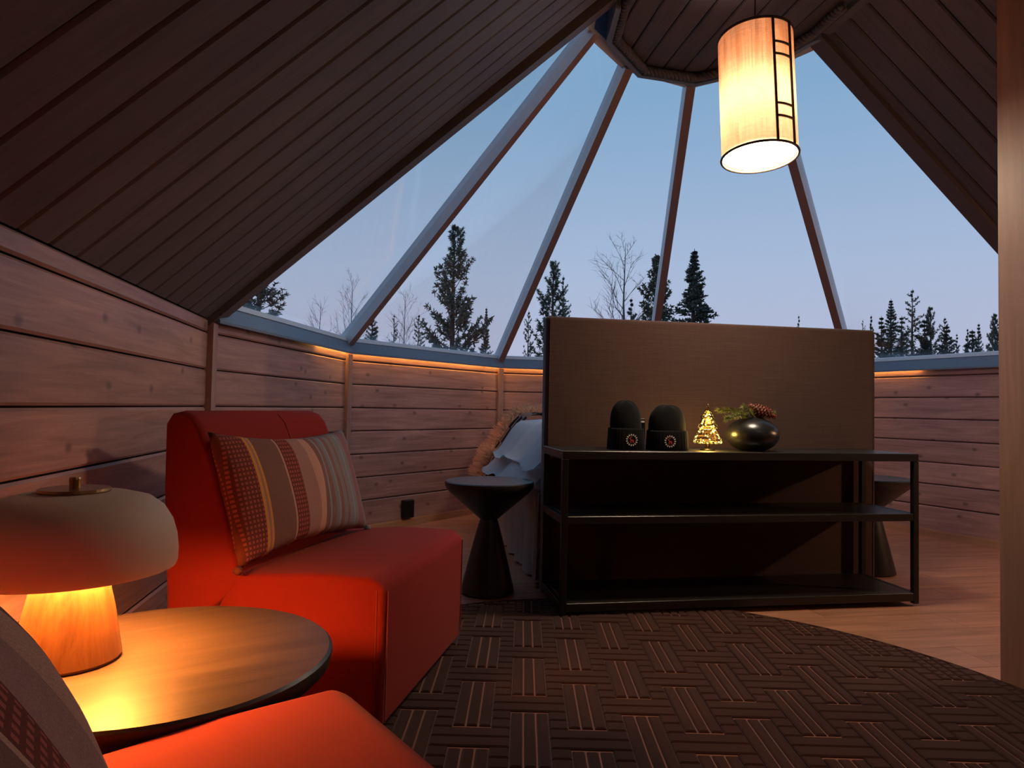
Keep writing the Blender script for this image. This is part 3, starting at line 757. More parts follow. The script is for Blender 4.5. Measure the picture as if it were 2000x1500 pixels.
# ------------------------------------------------------------------ mushroom table lamp
LX, LY = -0.722, 1.128
tl = thing('table_lamp', 'lit mushroom lamp with a clay-coloured dome and wooden foot', 'lamp', (LX, LY, TBZ), 0.4)
obj('wooden_foot', lathe([(0, 0.0), (0.074, 0.0), (0.078, 0.006), (0.076, 0.02), (0.066, 0.08), (0.055, 0.13), (0.048, 0.165), (0, 0.165)], 48, False), 'oak', tl, smooth=True).modifiers.new('edge', 'EDGE_SPLIT').split_angle = math.radians(40)
R_ = 0.158
outer = [(R_ * 0.985, 0.150), (R_, 0.156), (R_ * 1.003, 0.175), (R_ * 0.985, 0.200), (R_ * 0.94, 0.225), (R_ * 0.85, 0.249), (R_ * 0.72, 0.265), (R_ * 0.52, 0.274), (R_ * 0.3, 0.277), (0, 0.278)]
inner = [(0, 0.268), (R_ * 0.5, 0.264), (R_ * 0.70, 0.256), (R_ * 0.83, 0.240), (R_ * 0.92, 0.218), (R_ * 0.962, 0.195), (R_ * 0.975, 0.172), (R_ * 0.985, 0.150)]
obj('shade', lathe(outer + inner, 72, False), 'opal', tl, smooth=True)
obj('diffuser', lathe([(0.052, 0.170), (0.086, 0.170), (0.086, 0.175), (0.052, 0.175), (0.052, 0.170)], 48, False), 'lamp_glow', tl)
obj('brass_disc', lathe([(0, 0.277), (0.052, 0.277), (0.053, 0.279), (0.052, 0.283), (0, 0.283)], 40, False), 'brass', tl)
obj('brass_knob', lathe([(0, 0.283), (0.008, 0.283), (0.009, 0.298), (0.008, 0.301), (0, 0.301)], 24, False), 'brass', tl)

# ------------------------------------------------------------------ pendant lamp
PX, PY = 0.996, 2.80; PR, Hh = 0.150, 0.520; PTOP = 2.425
pl = thing('pendant_lamp', 'lit cylindrical linen pendant lamp hanging from the flat ceiling', 'lamp', (PX, PY, PTOP))
pl.rotation_euler = (math.radians(-4.5), math.radians(-1.0), 0)     # hangs a little askew
bm = lathe([(PR, -Hh), (PR, 0.0)], 72, False); bmesh.ops.solidify(bm, geom=bm.faces[:], thickness=0.0015)
obj('shade', bm, 'shade', pl, smooth=True)
for z in (-Hh, 0.0):
    bm = bmesh.new(); tube(bm, [((PR + 0.001) * math.cos(2 * PI * i / 72), (PR + 0.001) * math.sin(2 * PI * i / 72), z) for i in range(72)], 0.0055, 8, True); obj('rim', bm, 'bronze', pl, smooth=True)
bm = bmesh.new(); bmesh.ops.create_circle(bm, cap_ends=True, radius=PR - 0.007, segments=64, matrix=Matrix.Translation((0, 0, -Hh + 0.010))); obj('diffuser', bm, 'diffuser', pl)
obj('diffuser_blocker', lathe([(0, -Hh + 0.011), (PR - 0.006, -Hh + 0.011), (PR - 0.006, -Hh + 0.014), (0, -Hh + 0.014)], 64, False), 'blocker', pl)  # unseen plate added to block upward light from the diffuser
facing = math.atan2(-PY, -PX)     # towards the seating area
a0, a1 = facing + math.radians(26), facing + math.radians(58)
for a_ in (a0, a1):
    bm = bmesh.new(); tube(bm, [((PR + 0.003) * math.cos(a_), (PR + 0.003) * math.sin(a_), z) for z in (-Hh, 0.0)], 0.0055, 6); obj('trim_bar', bm, 'bronze', pl)
for f_ in (0.2, 0.3, 0.7, 0.8):
    bm = bmesh.new(); tube(bm, [((PR + 0.003) * math.cos(a0 + (a1 - a0) * i / 6), (PR + 0.003) * math.sin(a0 + (a1 - a0) * i / 6), -f_ * Hh) for i in range(7)], 0.0048, 6); obj('trim_rung', bm, 'bronze', pl)
for k in range(3):
    bm = bmesh.new(); tube(bm, [(0, 0, -0.02), ((PR - 0.002) * math.cos(k * 2.09), (PR - 0.002) * math.sin(k * 2.09), -0.004)], 0.002, 5); obj('spider_arm', bm, 'bronze', pl)
hang = pl.rotation_euler.to_matrix().to_4x4().inverted()              # the cord itself hangs plumb
bm = bmesh.new(); tube(bm, [(0, 0, -0.03), (0, 0, ZF - PTOP)], 0.003, 6); obj('cord', bm, 'black', pl, mw=hang)
obj('ceiling_rose', lathe([(0, ZF - PTOP - 0.03), (0.04, ZF - PTOP - 0.03), (0.05, ZF - PTOP - 0.002), (0, ZF - PTOP - 0.002)], 32, False), 'black', pl, mw=hang)
bulb = bpy.data.lights.new('pendant_bulb', 'POINT'); bulb.energy = 10; bulb.color = (1.0, 0.72, 0.50); bulb.shadow_soft_size = 0.05
bo = bpy.data.objects.new('bulb', bulb); COL.objects.link(bo); bo.parent = pl; bo.location = (0, 0, -0.27)

# ------------------------------------------------------------------ things on the shelf
def onshelf(px_u, depth=-0.27): return W(px_u, depth, ST)
def hat(name, label, loc, rz, wd, ht, dome_w, lean, exf):
    t = thing(name, label, 'beanie', loc, rz, 'black beanies on the shelf')
    # soft flattened dome
    bm = bmesh.new(); ns, nr = 36, 14; rows = []
    for j in range(nr + 1):
        k = j / nr; z = ht * (0.36 + 0.64 * math.sin(k * PI / 2)); s = math.cos(k * PI / 2) ** 0.55 if j < nr else 0.02
        bulge = 1.0 + 0.05 * math.sin(k * PI)
        rows.append([bm.verts.new((dome_w / 2 * s * bulge * math.cos(2 * PI * i / ns) + lean * k * (1 - 0.5 * k), 0.050 * s * math.sin(2 * PI * i / ns), z + 0.003 * math.sin(5 * 2 * PI * i / ns + k * 4))) for i in range(ns)])
    for a, b in zip(rows, rows[1:]):
        for i in range(ns): bm.faces.new((a[i], a[(i + 1) % ns], b[(i + 1) % ns], b[i]))
    bm.faces.new(rows[-1]); obj('crown', bm, 'knit', t, smooth=True)
    # ribbed turned-up cuff
    bm = bmesh.new(); ns = 120; rows = []
    for z, g in ((0.0, 1.03), (0.004, 1.05), (ht * 0.40, 1.0), (ht * 0.44, 0.985), (ht * 0.44, 0.93)):
        row = []
        for i in range(ns):
            a = 2 * PI * i / ns; rib = 1 + 0.010 * math.sin(a * 30); ca, sa = math.cos(a), math.sin(a)
            row.append(bm.verts.new((wd / 2 * g * rib * math.copysign(abs(ca) ** 0.6, ca), 0.056 * g * rib * math.copysign(abs(sa) ** 0.6, sa), z)))
        rows.append(row)
    for a, b in zip(rows, rows[1:]):
        for i in range(ns): bm.faces.new((a[i], a[(i + 1) % ns], b[(i + 1) % ns], b[i]))
    cuff = obj('cuff', bm, 'knit', t, smooth=True)
    # embroidered round emblem: ring of pale stitches round a red reindeer
    ez = ht * 0.205; ex = wd * exf; y = -0.0595
    bm = bmesh.new()
    for i in range(15):
        a = 2 * PI * i / 15; d = Vector((math.cos(a), 0, math.sin(a))); c = Vector((ex, y, ez)) + d * 0.0225
        tt = Vector((-d.z, 0, d.x)); pts = [c + d * s * 0.0036 + tt * q * 0.0024 + Vector((0, o_, 0)) for o_ in (0, -0.0012) for s, q in ((-1, -1), (1, -1), (1, 1), (-1, 1))]
        hull(bm, pts, [(0, 1, 2, 3), (4, 5, 6, 7), (0, 1, 5, 4), (1, 2, 6, 5), (2, 3, 7, 6), (3, 0, 4, 7)])
    tag(obj('emblem_ring', bm, 'emblem_white', cuff), 'ring of pale stitches')
    bm = bmesh.new()
    def bar(x0, z0, x1, z1, w):
        beam(bm, (ex + x0, y - 0.0006, ez + z0), (ex + x1, y - 0.0006, ez + z1), w, 0.0014, (0, 1, 0))
    bar(-0.005, -0.001, 0.008, -0.002, 0.006)
    for x, x2 in ((-0.006, -0.007), (-0.003, -0.004), (0.005, 0.004), (0.008, 0.009)): bar(x, -0.003, x2, -0.013, 0.002)
    bar(-0.005, 0.0, -0.008, 0.008, 0.0035); bar(-0.008, 0.008, -0.012, 0.006, 0.003)
    bar(-0.007, 0.009, -0.003, 0.014, 0.0016); bar(-0.003, 0.014, 0.002, 0.015, 0.0016); bar(-0.004, 0.012, 0.001, 0.011, 0.0014)
    tag(obj('emblem_deer', bm, 'emblem_red', cuff), 'small red reindeer')
    return t
hat('beanie', 'narrow black beanie with a round emblem, left on the shelf', onshelf(-0.489, -0.34), ROOMROT, 0.150, 0.212, 0.140, -0.012, 0.04)
hat('beanie', 'wide black beanie with a round emblem, beside the glowing glass tree', onshelf(-0.306, -0.36), ROOMROT, 0.172, 0.196, 0.170, -0.006, -0.06)
cb = thing('gift_box', 'small upright black box tucked behind the narrow beanie', 'box', onshelf(-0.412, -0.30), ROOMROT)
obj('body', rbox(-0.016, 0.016, -0.03, 0.03, 0.0, 0.135, 0.002, 1), 'black', cb)
bm = bmesh.new(); box(bm, -0.012, 0.012, -0.0312, -0.0302, 0.118, 0.126); obj('label_strip', bm, 'emblem_white', cb)

gt = thing('glass_tree', 'glass Christmas tree ornament glowing with fairy lights', 'ornament', onshelf(-0.115, -0.36), ROOMROT)
obj('foot', lathe([(0, 0), (0.032, 0), (0.034, 0.004), (0.012, 0.008), (0, 0.008)], 32, False), 'crystal', gt, smooth=True)
obj('stem', lathe([(0.010, 0.008), (0.010, 0.034), (0, 0.034)], 16, False), 'crystal', gt, smooth=True)
tiers = []
for z0, r0, h_ in ((0.030, 0.061, 0.080), (0.094, 0.043, 0.055), (0.138, 0.030, 0.040)):
    pr = [(0, z0), (r0 * 0.9, z0), (r0, z0 + 0.006), (r0 * 1.0, z0 + 0.014), (r0 * 0.86, z0 + h_ * 0.45), (r0 * 0.6, z0 + h_ * 0.75), (r0 * 0.36, z0 + h_), (0, z0 + h_)]
    bm = lathe(pr, 36, False)
    for v_ in bm.verts:
        a = math.atan2(v_.co.y, v_.co.x); k = 1 + 0.05 * math.cos(9 * a); v_.co.x *= k; v_.co.y *= k
    tiers.append(obj('tier', bm, 'crystal', gt, smooth=True))
obj('finial', lathe([(0.008, 0.176), (0.014, 0.182), (0.008, 0.192), (0.003, 0.203), (0, 0.206)], 16, False), 'crystal', gt, smooth=True)
bm = bmesh.new(); pts = []
for i in range(120):
    k = i / 119; rr = 0.047 * (1 - k) + 0.008; a = k * 7 * 2 * PI; pts.append((rr * math.cos(a), rr * math.sin(a), 0.038 + 0.125 * k))
tube(bm, pts, 0.0006, 4); obj('light_wire', bm, 'brass', gt)
fm = bpy.data.meshes.new('fairy_light'); bm = bmesh.new(); bmesh.ops.create_icosphere(bm, subdivisions=1, radius=0.0022); bm.to_mesh(fm); bm.free(); fm.materials.append(M['fairy'])
for i in range(0, 120, 4): link('fairy_light', fm, gt, loc=pts[i])
lg = bpy.data.lights.new('fairy_glow', 'POINT'); lg.energy = 2.4; lg.color = (1.0, 0.66, 0.18); lg.shadow_soft_size = 0.03
lo = bpy.data.objects.new('fairy_glow', lg); COL.objects.link(lo); lo.parent = gt; lo.location = (0, 0, 0.075)

VU = 0.100
vs = thing('vase', 'round glossy black vase at the right of the shelf top', 'vase', onshelf(VU, -0.36), ROOMROT)
prof = [(0, 0.0), (0.050, 0.0), (0.058, 0.003)]
for i in range(1, 20):
    a = -1.05 + i * (1.05 + 1.12) / 20; prof.append((0.1165 * math.cos(a), 0.0725 + 0.080 * math.sin(a)))
prof += [(0.046, 0.147), (0.044, 0.150), (0.040, 0.147), (0.040, 0.12), (0.075, 0.09), (0.07, 0.02), (0, 0.012)]
obj('body', lathe(prof, 64, False), 'vase', vs, smooth=True)
def fir_branch(label, base, path, n_side, seedv):
    r_ = random.Random(seedv); t = thing('fir_branch', label, 'branch', base, ROOMROT, 'fir branches in the vase')
    bm = bmesh.new(); tube(bm, path, [0.003] * (len(path) - 1) + [0.0012], 5); obj('twig', bm, 'twig', t)
    bm = bmesh.new()
    P_ = [Vector(p) for p in path]; segs = list(zip(P_[1:], P_[2:])) if len(P_) > 2 else list(zip(P_, P_[1:]))
    for a, b in segs:
        d = (b - a).normalized(); n_ = int((b - a).length / 0.0006)
        for i in range(n_):
            p = a.lerp(b, i / n_); o_ = d.orthogonal().normalized(); o_.rotate(Matrix.Rotation(r_.uniform(0, 2 * PI), 3, d))
            spike(bm, p, o_ + d * 0.7 + Vector((0, 0, 0.15)), r_.uniform(0.018, 0.028), 0.0019)
    tag(obj('needles', bm, 'needle', t), kind='stuff'); return t
vb = onshelf(VU, -0.36)
fir_branch('long fir branch reaching from the vase over the glass tree', vb, [(-0.01, 0, 0.02), (-0.02, 0, 0.145), (-0.06, -0.01, 0.170), (-0.12, -0.015, 0.180), (-0.175, -0.02, 0.176)], 3, 1)
fir_branch('drooping fir branch below the long one, left of the vase', vb, [(0.0, 0.01, 0.02), (-0.025, -0.02, 0.148), (-0.07, -0.04, 0.160), (-0.12, -0.05, 0.150), (-0.160, -0.055, 0.140)], 3, 2)
fir_branch('short bushy fir branch at the left rim of the vase', vb, [(0.01, -0.01, 0.02), (-0.012, -0.03, 0.15), (-0.04, -0.045, 0.178), (-0.075, -0.055, 0.196)], 3, 3)
fir_branch('short fir branch leaning right over the vase rim', vb, [(0.0, 0.01, 0.02), (0.018, -0.01, 0.148), (0.05, -0.02, 0.170), (0.085, -0.03, 0.168)], 3, 4)
def cone(label, loc, axis, L, r):
    t = thing('pine_cone', label, 'pine cone', loc, 0, 'pine cones in the vase'); ax_ = Vector(axis).normalized(); s = ax_.orthogonal().normalized()
    bm = bmesh.new(); tube(bm, [ax_ * (L * k / 6 - L / 2) for k in range(7)], [r * q for q in (0.3, 0.62, 0.72, 0.66, 0.52, 0.36, 0.1)], 10); obj('core', bm, 'twig', t, smooth=True)
    bm = bmesh.new(); n_ = 70
    for i in range(n_):
        k = i / n_; z = L * (k - 0.5) * 0.95; rr = r * (0.35 + 0.75 * math.sin(min(1, k * 1.15 + 0.12) * PI) ** 0.7); d = s.copy(); d.rotate(Matrix.Rotation(i * 2.39996, 3, ax_))
        p = ax_ * z; tip = p + d * rr + ax_ * 0.006; w_ = d.cross(ax_) * 0.0055
        pts = [p + d * rr * 0.3 - w_ * 0.4, p + d * rr * 0.3 + w_ * 0.4, tip + w_, tip - w_, tip + d * 0.002 - ax_ * 0.003 + w_ * 0.6, tip + d * 0.002 - ax_ * 0.003 - w_ * 0.6]
        hull(bm, pts, [(0, 1, 2, 3), (3, 2, 4, 5), (0, 1, 4, 5)])
    tag(obj('scales', bm, 'cone', t), kind='stuff'); return t
cone('red-brown pine cone topping the vase, pointing up left', vb + RT * 0.010 + Vector((0, -0.03, 0.185)), (-0.75, -0.1, 0.42), 0.085, 0.026)
cone('red-brown pine cone lying on the right rim of the vase', vb + RT * 0.062 + Vector((0, -0.03, 0.170)), (0.8, -0.2, -0.42), 0.075, 0.025)

# ------------------------------------------------------------------ outlet on the rear left wall
_, a, b, d, outw, L = walls[1]
so = tag(empty('wall_socket'), 'black wall socket low on the boards left of the hourglass table', 'socket')
so.matrix_world = frame(a + d * (L * 0.345) - outw * 0.004 + Vector((0, 0, 0.06)), d, (0, 0, 1))
obj('housing', rbox(-0.045, 0.045, -0.045, 0.0, 0.0, 0.125, 0.006, 2), 'black', so)
for z in (0.035, 0.09): obj('socket_well', lathe([(0.019, -0.001), (0.021, 0.0), (0.021, 0.002), (0.019, 0.003)], 20, False), 'vase', so, mw=Matrix.Translation((0, -0.0455, z)) @ Matrix.Rotation(PI / 2, 4, 'X'))

# ------------------------------------------------------------------ round carved rug
RC = Vector((0.37, 1.75)); RR = 1.292
rg = thing('rug', 'round dark brown rug with a carved lattice pattern', 'rug', (RC.x, RC.y, 0), math.radians(-1.0))
obj('ground_weave', lathe([(0, 0.0005), (RR, 0.0005), (RR, 0.004), (RR - 0.004, 0.006), (0, 0.006)], 128, False), 'rug_base', rg)
bm = bmesh.new(); tube(bm, [((RR - 0.004) * math.cos(2 * PI * i / 160), (RR - 0.004) * math.sin(2 * PI * i / 160), 0.006) for i in range(160)], 0.006, 8, True); obj('binding', bm, 'rug', rg, smooth=True)
bm = bmesh.new(); GZ0, GZ1, GAP = 0.005, 0.0115, 0.0028
def put_bar(x0, x1, y0, y1):
    c = 0.0045
    pts = [(x0, y0, GZ0), (x1, y0, GZ0), (x1, y1, GZ0), (x0, y1, GZ0), (x0, y0, GZ1 - c * 0.7), (x1, y0, GZ1 - c * 0.7), (x1, y1, GZ1 - c * 0.7), (x0, y1, GZ1 - c * 0.7), (x0 + c, y0 + c, GZ1), (x1 - c, y0 + c, GZ1), (x1 - c, y1 - c, GZ1), (x0 + c, y1 - c, GZ1)]
    # anything beyond the binding is pulled back onto the circle
    out = []
    for x, y, z in pts:
        r_ = math.hypot(x, y); k = min(1.0, (RR - 0.006) / r_) if r_ > 0 else 1
        out.append((x * k, y * k, z))
    hull(bm, out, [(0, 1, 5, 4), (1, 2, 6, 5), (2, 3, 7, 6), (3, 0, 4, 7), (4, 5, 9, 8), (5, 6, 10, 9), (6, 7, 11, 10), (7, 4, 8, 11), (8, 9, 10, 11)])
def bar_xy(x0, x1, y0, y1, gl=0.0016, gr=0.0016, ge=0.0014):
    x0 += gl; x1 -= gr; y0 += ge; y1 -= ge
    cs = [math.hypot(x, y) for x in (x0, x1) for y in (y0, y1)]
    if min(cs) > RR: return
    if max(cs) < RR - 0.006: put_bar(x0, x1, y0, y1); return
    if x1 - x0 > y1 - y0:      # cut a bar that crosses the edge into short lengths
        n_ = max(1, int((x1 - x0) / 0.03)); st = (x1 - x0) / n_; cells = [(x0 + i * st, x0 + (i + 1) * st, y0, y1) for i in range(n_)]
    else:
        n_ = max(1, int((y1 - y0) / 0.03)); st = (y1 - y0) / n_; cells = [(x0, x1, y0 + i * st, y0 + (i + 1) * st) for i in range(n_)]
    for c_ in cells:
        if math.hypot((c_[0] + c_[1]) / 2, (c_[2] + c_[3]) / 2) < RR: put_bar(*c_)
PX_, QY_, WB, VL = 0.306, 0.405, 0.0335, 0.2835
RP = QY_ / 8
nxr, nyr = int(RR / PX_) + 2, int(RR / QY_) + 2
for i in range(-nxr, nxr + 1):
    for j in range(-nyr, nyr + 1):
        for sx, sy in ((0, 0), (0.5, 0.5)):
            cx, cy = (i + sx) * PX_, (j + sy) * QY_
            for k in (-1, 0, 1):
                ext = 0.0
                bar_xy(cx + (k - 0.5) * WB, cx + (k + 0.5) * WB, cy - VL / 2 - ext, cy + VL / 2 + ext, GAP if k > -1 else 0.0008, GAP if k < 1 else 0.0008, 0.0008)
        # horizontal bars
        for r_ in range(8):
            y = j * QY_ + (r_ - 3.5) * RP; yr = (r_ - 3.5) * RP
            inA = abs(yr) < VL / 2; inB = abs(abs(yr) - QY_ / 2) < VL / 2
            x0 = i * PX_
            if inA and inB:
                bar_xy(x0 + 1.5 * WB, x0 + PX_ / 2 - 1.5 * WB, y - RP / 2, y + RP / 2); bar_xy(x0 + PX_ / 2 + 1.5 * WB, x0 + PX_ - 1.5 * WB, y - RP / 2, y + RP / 2)
            elif inA: bar_xy(x0 + 1.5 * WB, x0 + PX_ - 1.5 * WB, y - RP / 2, y + RP / 2)
            else: bar_xy(x0 - PX_ / 2 + 1.5 * WB, x0 + PX_ / 2 - 1.5 * WB, y - RP / 2, y + RP / 2)
tag(obj('carved_pile', bm, 'rug', rg), 'raised dark pile bars', kind='stuff')

# ------------------------------------------------------------------ trees outside
def px2w(px, py, dist):
    """a place at the given distance in front of the windows (bearing and height as seen from the seating area)"""
    x = (px - 1000) / FPX * dist; z = 0.85 + (797 + 0.02 * (px - 1000) - py) / FPX * dist
    return x, dist, z
def conifer_meshes(name, seedv, kind):
    """unit-height conifer: returns trunk, branch and foliage meshes (radius about 0.2)"""
    r_ = random.Random(seedv); bt = bmesh.new(); tube(bt, [(0, 0, 0), (0.004, 0, 0.4), (0, 0.003, 0.75), (0, 0, 1.0)], [0.018, 0.013, 0.007, 0.001], 7)
    bb = bmesh.new(); bf = bmesh.new()
    spec = {'pine': (30, 0.21, 0.16), 'spruce': (46, 0.21, 0.08), 'sparse': (24, 0.19, 0.25), 'young': (30, 0.21, 0.06)}[kind]
    nw, rad, z0 = spec
    for i in range(nw):
        k = i / (nw - 1); z = z0 + (0.975 - z0) * k
        if kind == 'pine': env = (1 - k) ** 0.85 * (0.78 + 0.22 * math.sin(k * 23 + seedv)) + 0.07
        elif kind == 'sparse': env = (1 - k) ** 0.6 * (0.5 + 0.5 * r_.random()) + 0.03
        else: env = (1 - k) ** 0.95 * (0.82 + 0.18 * math.sin(k * 31)) + 0.02
        nb = {'pine': 5, 'spruce': 6, 'sparse': 3, 'young': 5}[kind]
        for j in range(nb):
            a = r_.uniform(0, 2 * PI); L = rad * env * r_.uniform(0.6, 1.15)
            rise = {'pine': 0.45 + 0.9 * k * k, 'spruce': 0.05 + 0.7 * k * k, 'sparse': 0.35 + 0.5 * k, 'young': 0.3 + 0.8 * k}[kind]
            d = Vector((math.cos(a), math.sin(a), 0)); pts = []
            for q in range(4):
                s = q / 3; sag = (-0.25 * s if kind == 'spruce' else 0) * (1 - k) + (0.35 * s * s if kind == 'pine' else 0.12 * s * s)
                pts.append(Vector((0, 0, z)) + d * L * s + Vector((0, 0, L * s * rise * 0.8 + L * s * sag)))
            tube(bb, pts, [0.0030 * (1 - k) + 0.0012, 0.002 * (1 - k) + 0.001, 0.0012, 0.0006], 3)
            nt_ = {'pine': 7, 'spruce': 8, 'sparse': 4, 'young': 7}[kind]
            for q in range(nt_):
                s = (0.40 if kind == 'pine' else 0.2) + (0.62 if kind == 'pine' else 0.8) * (q + r_.random()) / nt_
                s = min(1.02, s); f_ = s * 3; ii = min(2, int(f_)); p = pts[ii].lerp(pts[ii + 1], f_ - ii)
                p = p + Vector((r_.gauss(0, .006), r_.gauss(0, .006), r_.gauss(0, .005))) * (1 - 0.8 * k)
                nn = {'pine': 9, 'spruce': 7, 'sparse': 8, 'young': 7}[kind]; ln = {'pine': 0.026, 'spruce': 0.022, 'sparse': 0.022, 'young': 0.026}[kind]
                for n_ in range(nn):
                    dd = Vector((r_.gauss(0, 1), r_.gauss(0, 1), r_.gauss(0.35, 0.8))) + d * 0.8
                    dd.normalize(); sd = dd.orthogonal().normalized() * 0.0052
                    fz = 0.42 + 0.58 * (1 - k); sd = sd * fz; l_ = ln * fz * r_.uniform(0.7, 1.3); v0 = bf.verts.new(p - sd); v1 = bf.verts.new(p + sd); v2 = bf.verts.new(p + dd * l_ + sd * 0.5); v3 = bf.verts.new(p + dd * l_ - sd * 0.5); bf.faces.new((v0, v1, v2, v3))
    out = []
    for nm, b_, mt in (('trunk', bt, 'bark'), ('branches', bb, 'bark'), ('foliage', bf, 'pine' if kind in ('pine', 'sparse') else 'spruce')):
        me = bpy.data.meshes.new(nm); b_.to_mesh(me); b_.free(); me.materials.append(M[mt]); out.append((nm, me))
    return out
def birch_meshes(seedv):
    r_ = random.Random(seedv); bt = bmesh.new(); bb = bmesh.new()
    tube(bt, [(0, 0, 0), (0.01, 0, 0.35), (0.0, 0.005, 0.7), (0.005, 0, 1.0)], [0.010, 0.007, 0.004, 0.0008], 6)
    def grow(p, d, L, rad, lv):
        q = p.copy(); pts = [p]; dd = d.copy()
        for i in range(3):
            dd = (dd + Vector((r_.gauss(0, .12), r_.gauss(0, .12), r_.gauss(0.03, .08)))).normalized(); q = q + dd * L / 3; pts.append(q)
        tube(bb, pts, [rad, rad * .75, rad * .5, rad * .25], 3)
        if lv < 2:
            for i in range(5 if lv == 0 else 4):
                s = r_.uniform(0.25, 1.0) * 3; ii = min(2, int(s)); pp = pts[ii].lerp(pts[ii + 1], s - ii)
                nd = (dd + Vector((r_.gauss(0, .55), r_.gauss(0, .55), r_.gauss(0.1, .35)))).normalized()
                grow(pp, nd, L * r_.uniform(0.4, 0.6), rad * 0.55, lv + 1)
    for i in range(20):
        z = 0.28 + 0.68 * i / 19; a = r_.uniform(0, 2 * PI); k = (z - 0.28) / 0.7
        grow(Vector((0, 0, z)), Vector((math.cos(a) * 0.7, math.sin(a) * 0.7, 0.9)).normalized(), 0.30 * (1 - 0.72 * k), 0.0030 * (1 - 0.6 * k), 0)
    out = []
    for nm, b_, mt in (('trunk', bt, 'birch'), ('branches', bb, 'birch')):
        me = bpy.data.meshes.new(nm); b_.to_mesh(me); b_.free(); me.materials.append(M[mt]); out.append((nm, me))
    return out
KINDS = {'pineA': conifer_meshes('pine', 11, 'pine'), 'pineB': conifer_meshes('pine', 23, 'pine'), 'spruceA': conifer_meshes('spruce', 5, 'spruce'), 'spruceB': conifer_meshes('spruce', 9, 'young'),
         'sparse': conifer_meshes('pine', 31, 'sparse'), 'birchA': birch_meshes(4), 'birchB': birch_meshes(14)}
def tree(kind, px, py, dist, halfw_px, rz, label):
    x, y, ztop = px2w(px, py, dist); h = ztop + 0.5
    nm = {'p': 'pine_tree', 's': 'spruce_tree', 'b': 'birch_tree'}[kind[0]] if kind != 'sparse' else 'pine_tree'
    t = thing(nm, label, 'tree', (x, y, -0.5), rz, 'trees outside the windows')
    wr = (halfw_px / FPX * dist) / 0.21
    for n_, me in KINDS[kind]:
        o = link(n_, me, t); k = wr * 1.6; o.scale = (k, k, h)
        if n_ != 'trunk': o['kind'] = 'stuff'
    return t
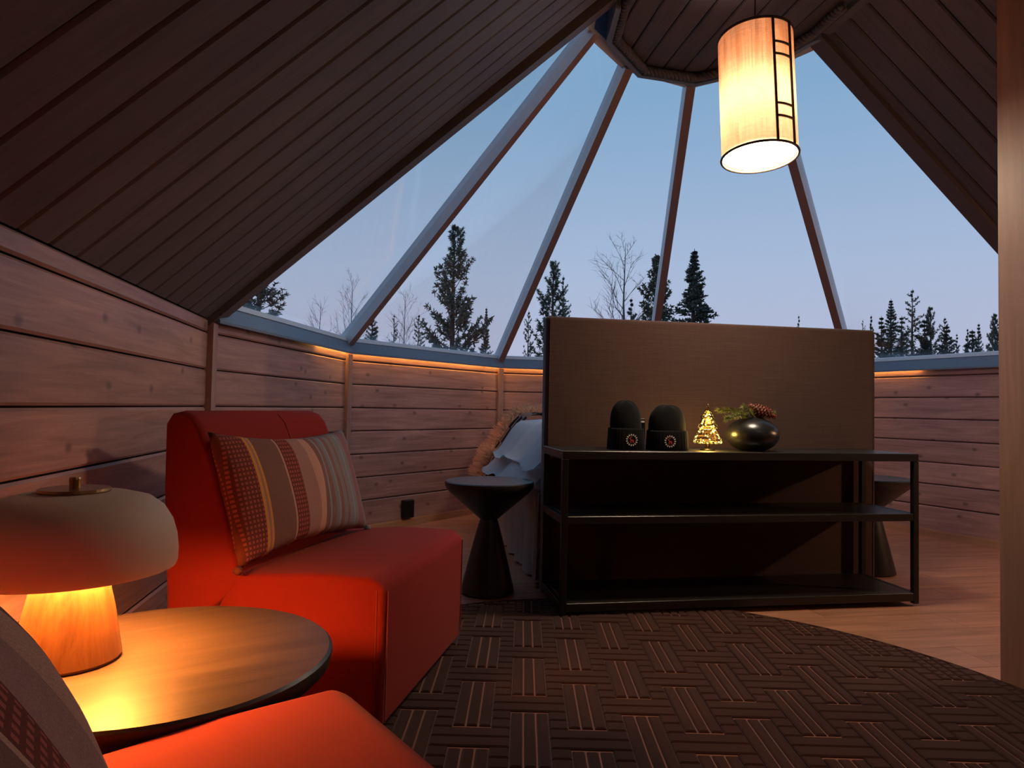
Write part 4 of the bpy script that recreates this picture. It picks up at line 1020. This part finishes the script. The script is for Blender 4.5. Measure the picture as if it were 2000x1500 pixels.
T = [
 ('pineB', 500, 500, 13, 78, 0.3, 'big bushy pine cut off by the roof edge at the far left'),
 ('birchA', 683, 543, 17, 34, 1.0, 'bare birch with bent crown left of the first window bar'),
 ('birchB', 622, 592, 20, 34, 2.0, 'low bare birch between the big bushy pine and the bent bare birch'),
 ('spruceB', 724, 598, 24, 34, 0.0, 'dark conifer just right of the first window bar'),
 ('sparse', 767, 612, 25, 22, 0.8, 'thin young pine left of the faint birch in the second window'),
 ('birchB', 787, 568, 24, 30, 0.5, 'faint bare birch left of the tall pine'),
 ('sparse', 815, 612, 22, 24, 2.4, 'scrawny pine touching the left side of the tall pine'),
 ('pineA', 882, 438, 17, 58, 1.7, 'tall dense pine in the middle of the second window'),
 ('spruceA', 947, 598, 22, 21, 0.4, 'small slim spruce right of the tall pine'),
 ('pineA', 1077, 508, 20, 46, 0.2, 'leafy green pine just left above the headboard'),
 ('sparse', 1097, 536, 21, 28, 2.0, 'thinner pine stem right beside the leafy green pine'),
 ('sparse', 1030, 605, 16, 22, 3.0, 'low pine right of the second window bar, left of the headboard'),
 ('birchA', 1216, 472, 23, 62, 0.0, 'wide bare birch left of the third window bar'),
 ('spruceB', 1231, 580, 25, 32, 1.2, 'low dark spruce in front of the wide bare birch'),
 ('pineB', 1280, 498, 20, 50, 2.5, 'dark pine partly behind the third window bar'),
 ('spruceA', 1354, 483, 18, 66, 2.2, 'tall pointed spruce right of the third window bar'),
 ('spruceB', 1560, 614, 34, 14, 0.9, 'tiny tree top above the headboard left of the fourth window bar'),
 ('sparse', 1686, 622, 34, 13, 0.1, 'faint small tree above the right corner of the headboard'),
 ('spruceB', 1702, 614, 33, 15, 1.9, 'small conifer right at the headboard corner'),
 ('spruceA', 1741, 582, 28, 36, 0.6, 'dark spruce with narrow top right of the headboard'),
 ('sparse', 1783, 562, 27, 34, 1.4, 'tallest sparse pine of the right-hand treeline'),
 ('pineB', 1819, 599, 28, 28, 0.7, 'round-topped pine right of the tallest sparse pine'),
 ('sparse', 1846, 618, 29, 24, 2.6, 'ragged pine in the middle of the right-hand treeline'),
 ('spruceB', 1870, 650, 36, 16, 0.2, 'small tree in the dip of the right-hand treeline'),
 ('spruceB', 1891, 640, 36, 15, 1.1, 'small conifer following the dip of the treeline'),
 ('spruceB', 1913, 630, 35, 20, 2.8, 'broad dark conifer second from the right partition'),
 ('pineB', 1945, 613, 30, 24, 1.5, 'pine nearest the right partition'),
 ('spruceB', 1722, 616, 19, 40, 3.3, 'low bushy spruce behind the right edge of the headboard'),
 ('spruceB', 1762, 616, 22.5, 46, 0.5, 'low bushy spruce at the foot of the narrow-topped spruce'),
 ('spruceB', 1806, 622, 19, 46, 4.0, 'low bushy spruce at the foot of the round-topped pine'),
 ('spruceB', 1850, 634, 22.5, 46, 2.0, 'low bushy spruce at the foot of the ragged pine'),
 ('spruceB', 1900, 643, 19.5, 46, 5.0, 'low bushy spruce under the broad dark conifer'),
 ('spruceB', 1955, 634, 23, 44, 1.0, 'low bushy spruce beside the right partition'),
]
for a_ in T: tree(*a_)

# ------------------------------------------------------------------ wall lamp beyond the partition, its light reaches the floor on the right
wp = W(UR - 0.002, -1.05, 1.35)
ws = thing('wall_lamp', 'small wall lamp on the right-hand wall beyond the partition', 'lamp', wp, ROOMROT)
obj('back_plate', rbox(-0.02, 0.0, -0.05, 0.05, -0.08, 0.08, 0.004, 2), 'brass', ws)
obj('glass_globe', lathe([(0, -0.07), (0.04, -0.06), (0.066, -0.025), (0.07, 0.0), (0.066, 0.025), (0.04, 0.06), (0, 0.07)], 32, False), 'wall_globe', ws, smooth=True, loc=(-0.10, 0, 0))
bm = bmesh.new(); tube(bm, [(-0.01, 0, 0), (-0.04, 0, 0)], 0.012, 10); obj('arm', bm, 'brass', ws)

# ------------------------------------------------------------------ added unseen fill lamp on the ceiling behind the viewer, brightens walls and roof
cl = thing('ceiling_fill_lamp', 'added unseen fill lamp on the flat ceiling behind the viewer', 'lamp', W(0.08, -3.45, ZF), ROOMROT)
obj('base_ring', lathe([(0, 0), (0.20, 0), (0.20, -0.04), (0.19, -0.045), (0, -0.045)], 48, False), 'bronze', cl)
obj('fill_bowl', lathe([(0.185, -0.045), (0.18, -0.06), (0.15, -0.085), (0.08, -0.10), (0, -0.104)], 48, False), 'fill_glow', cl, smooth=True)
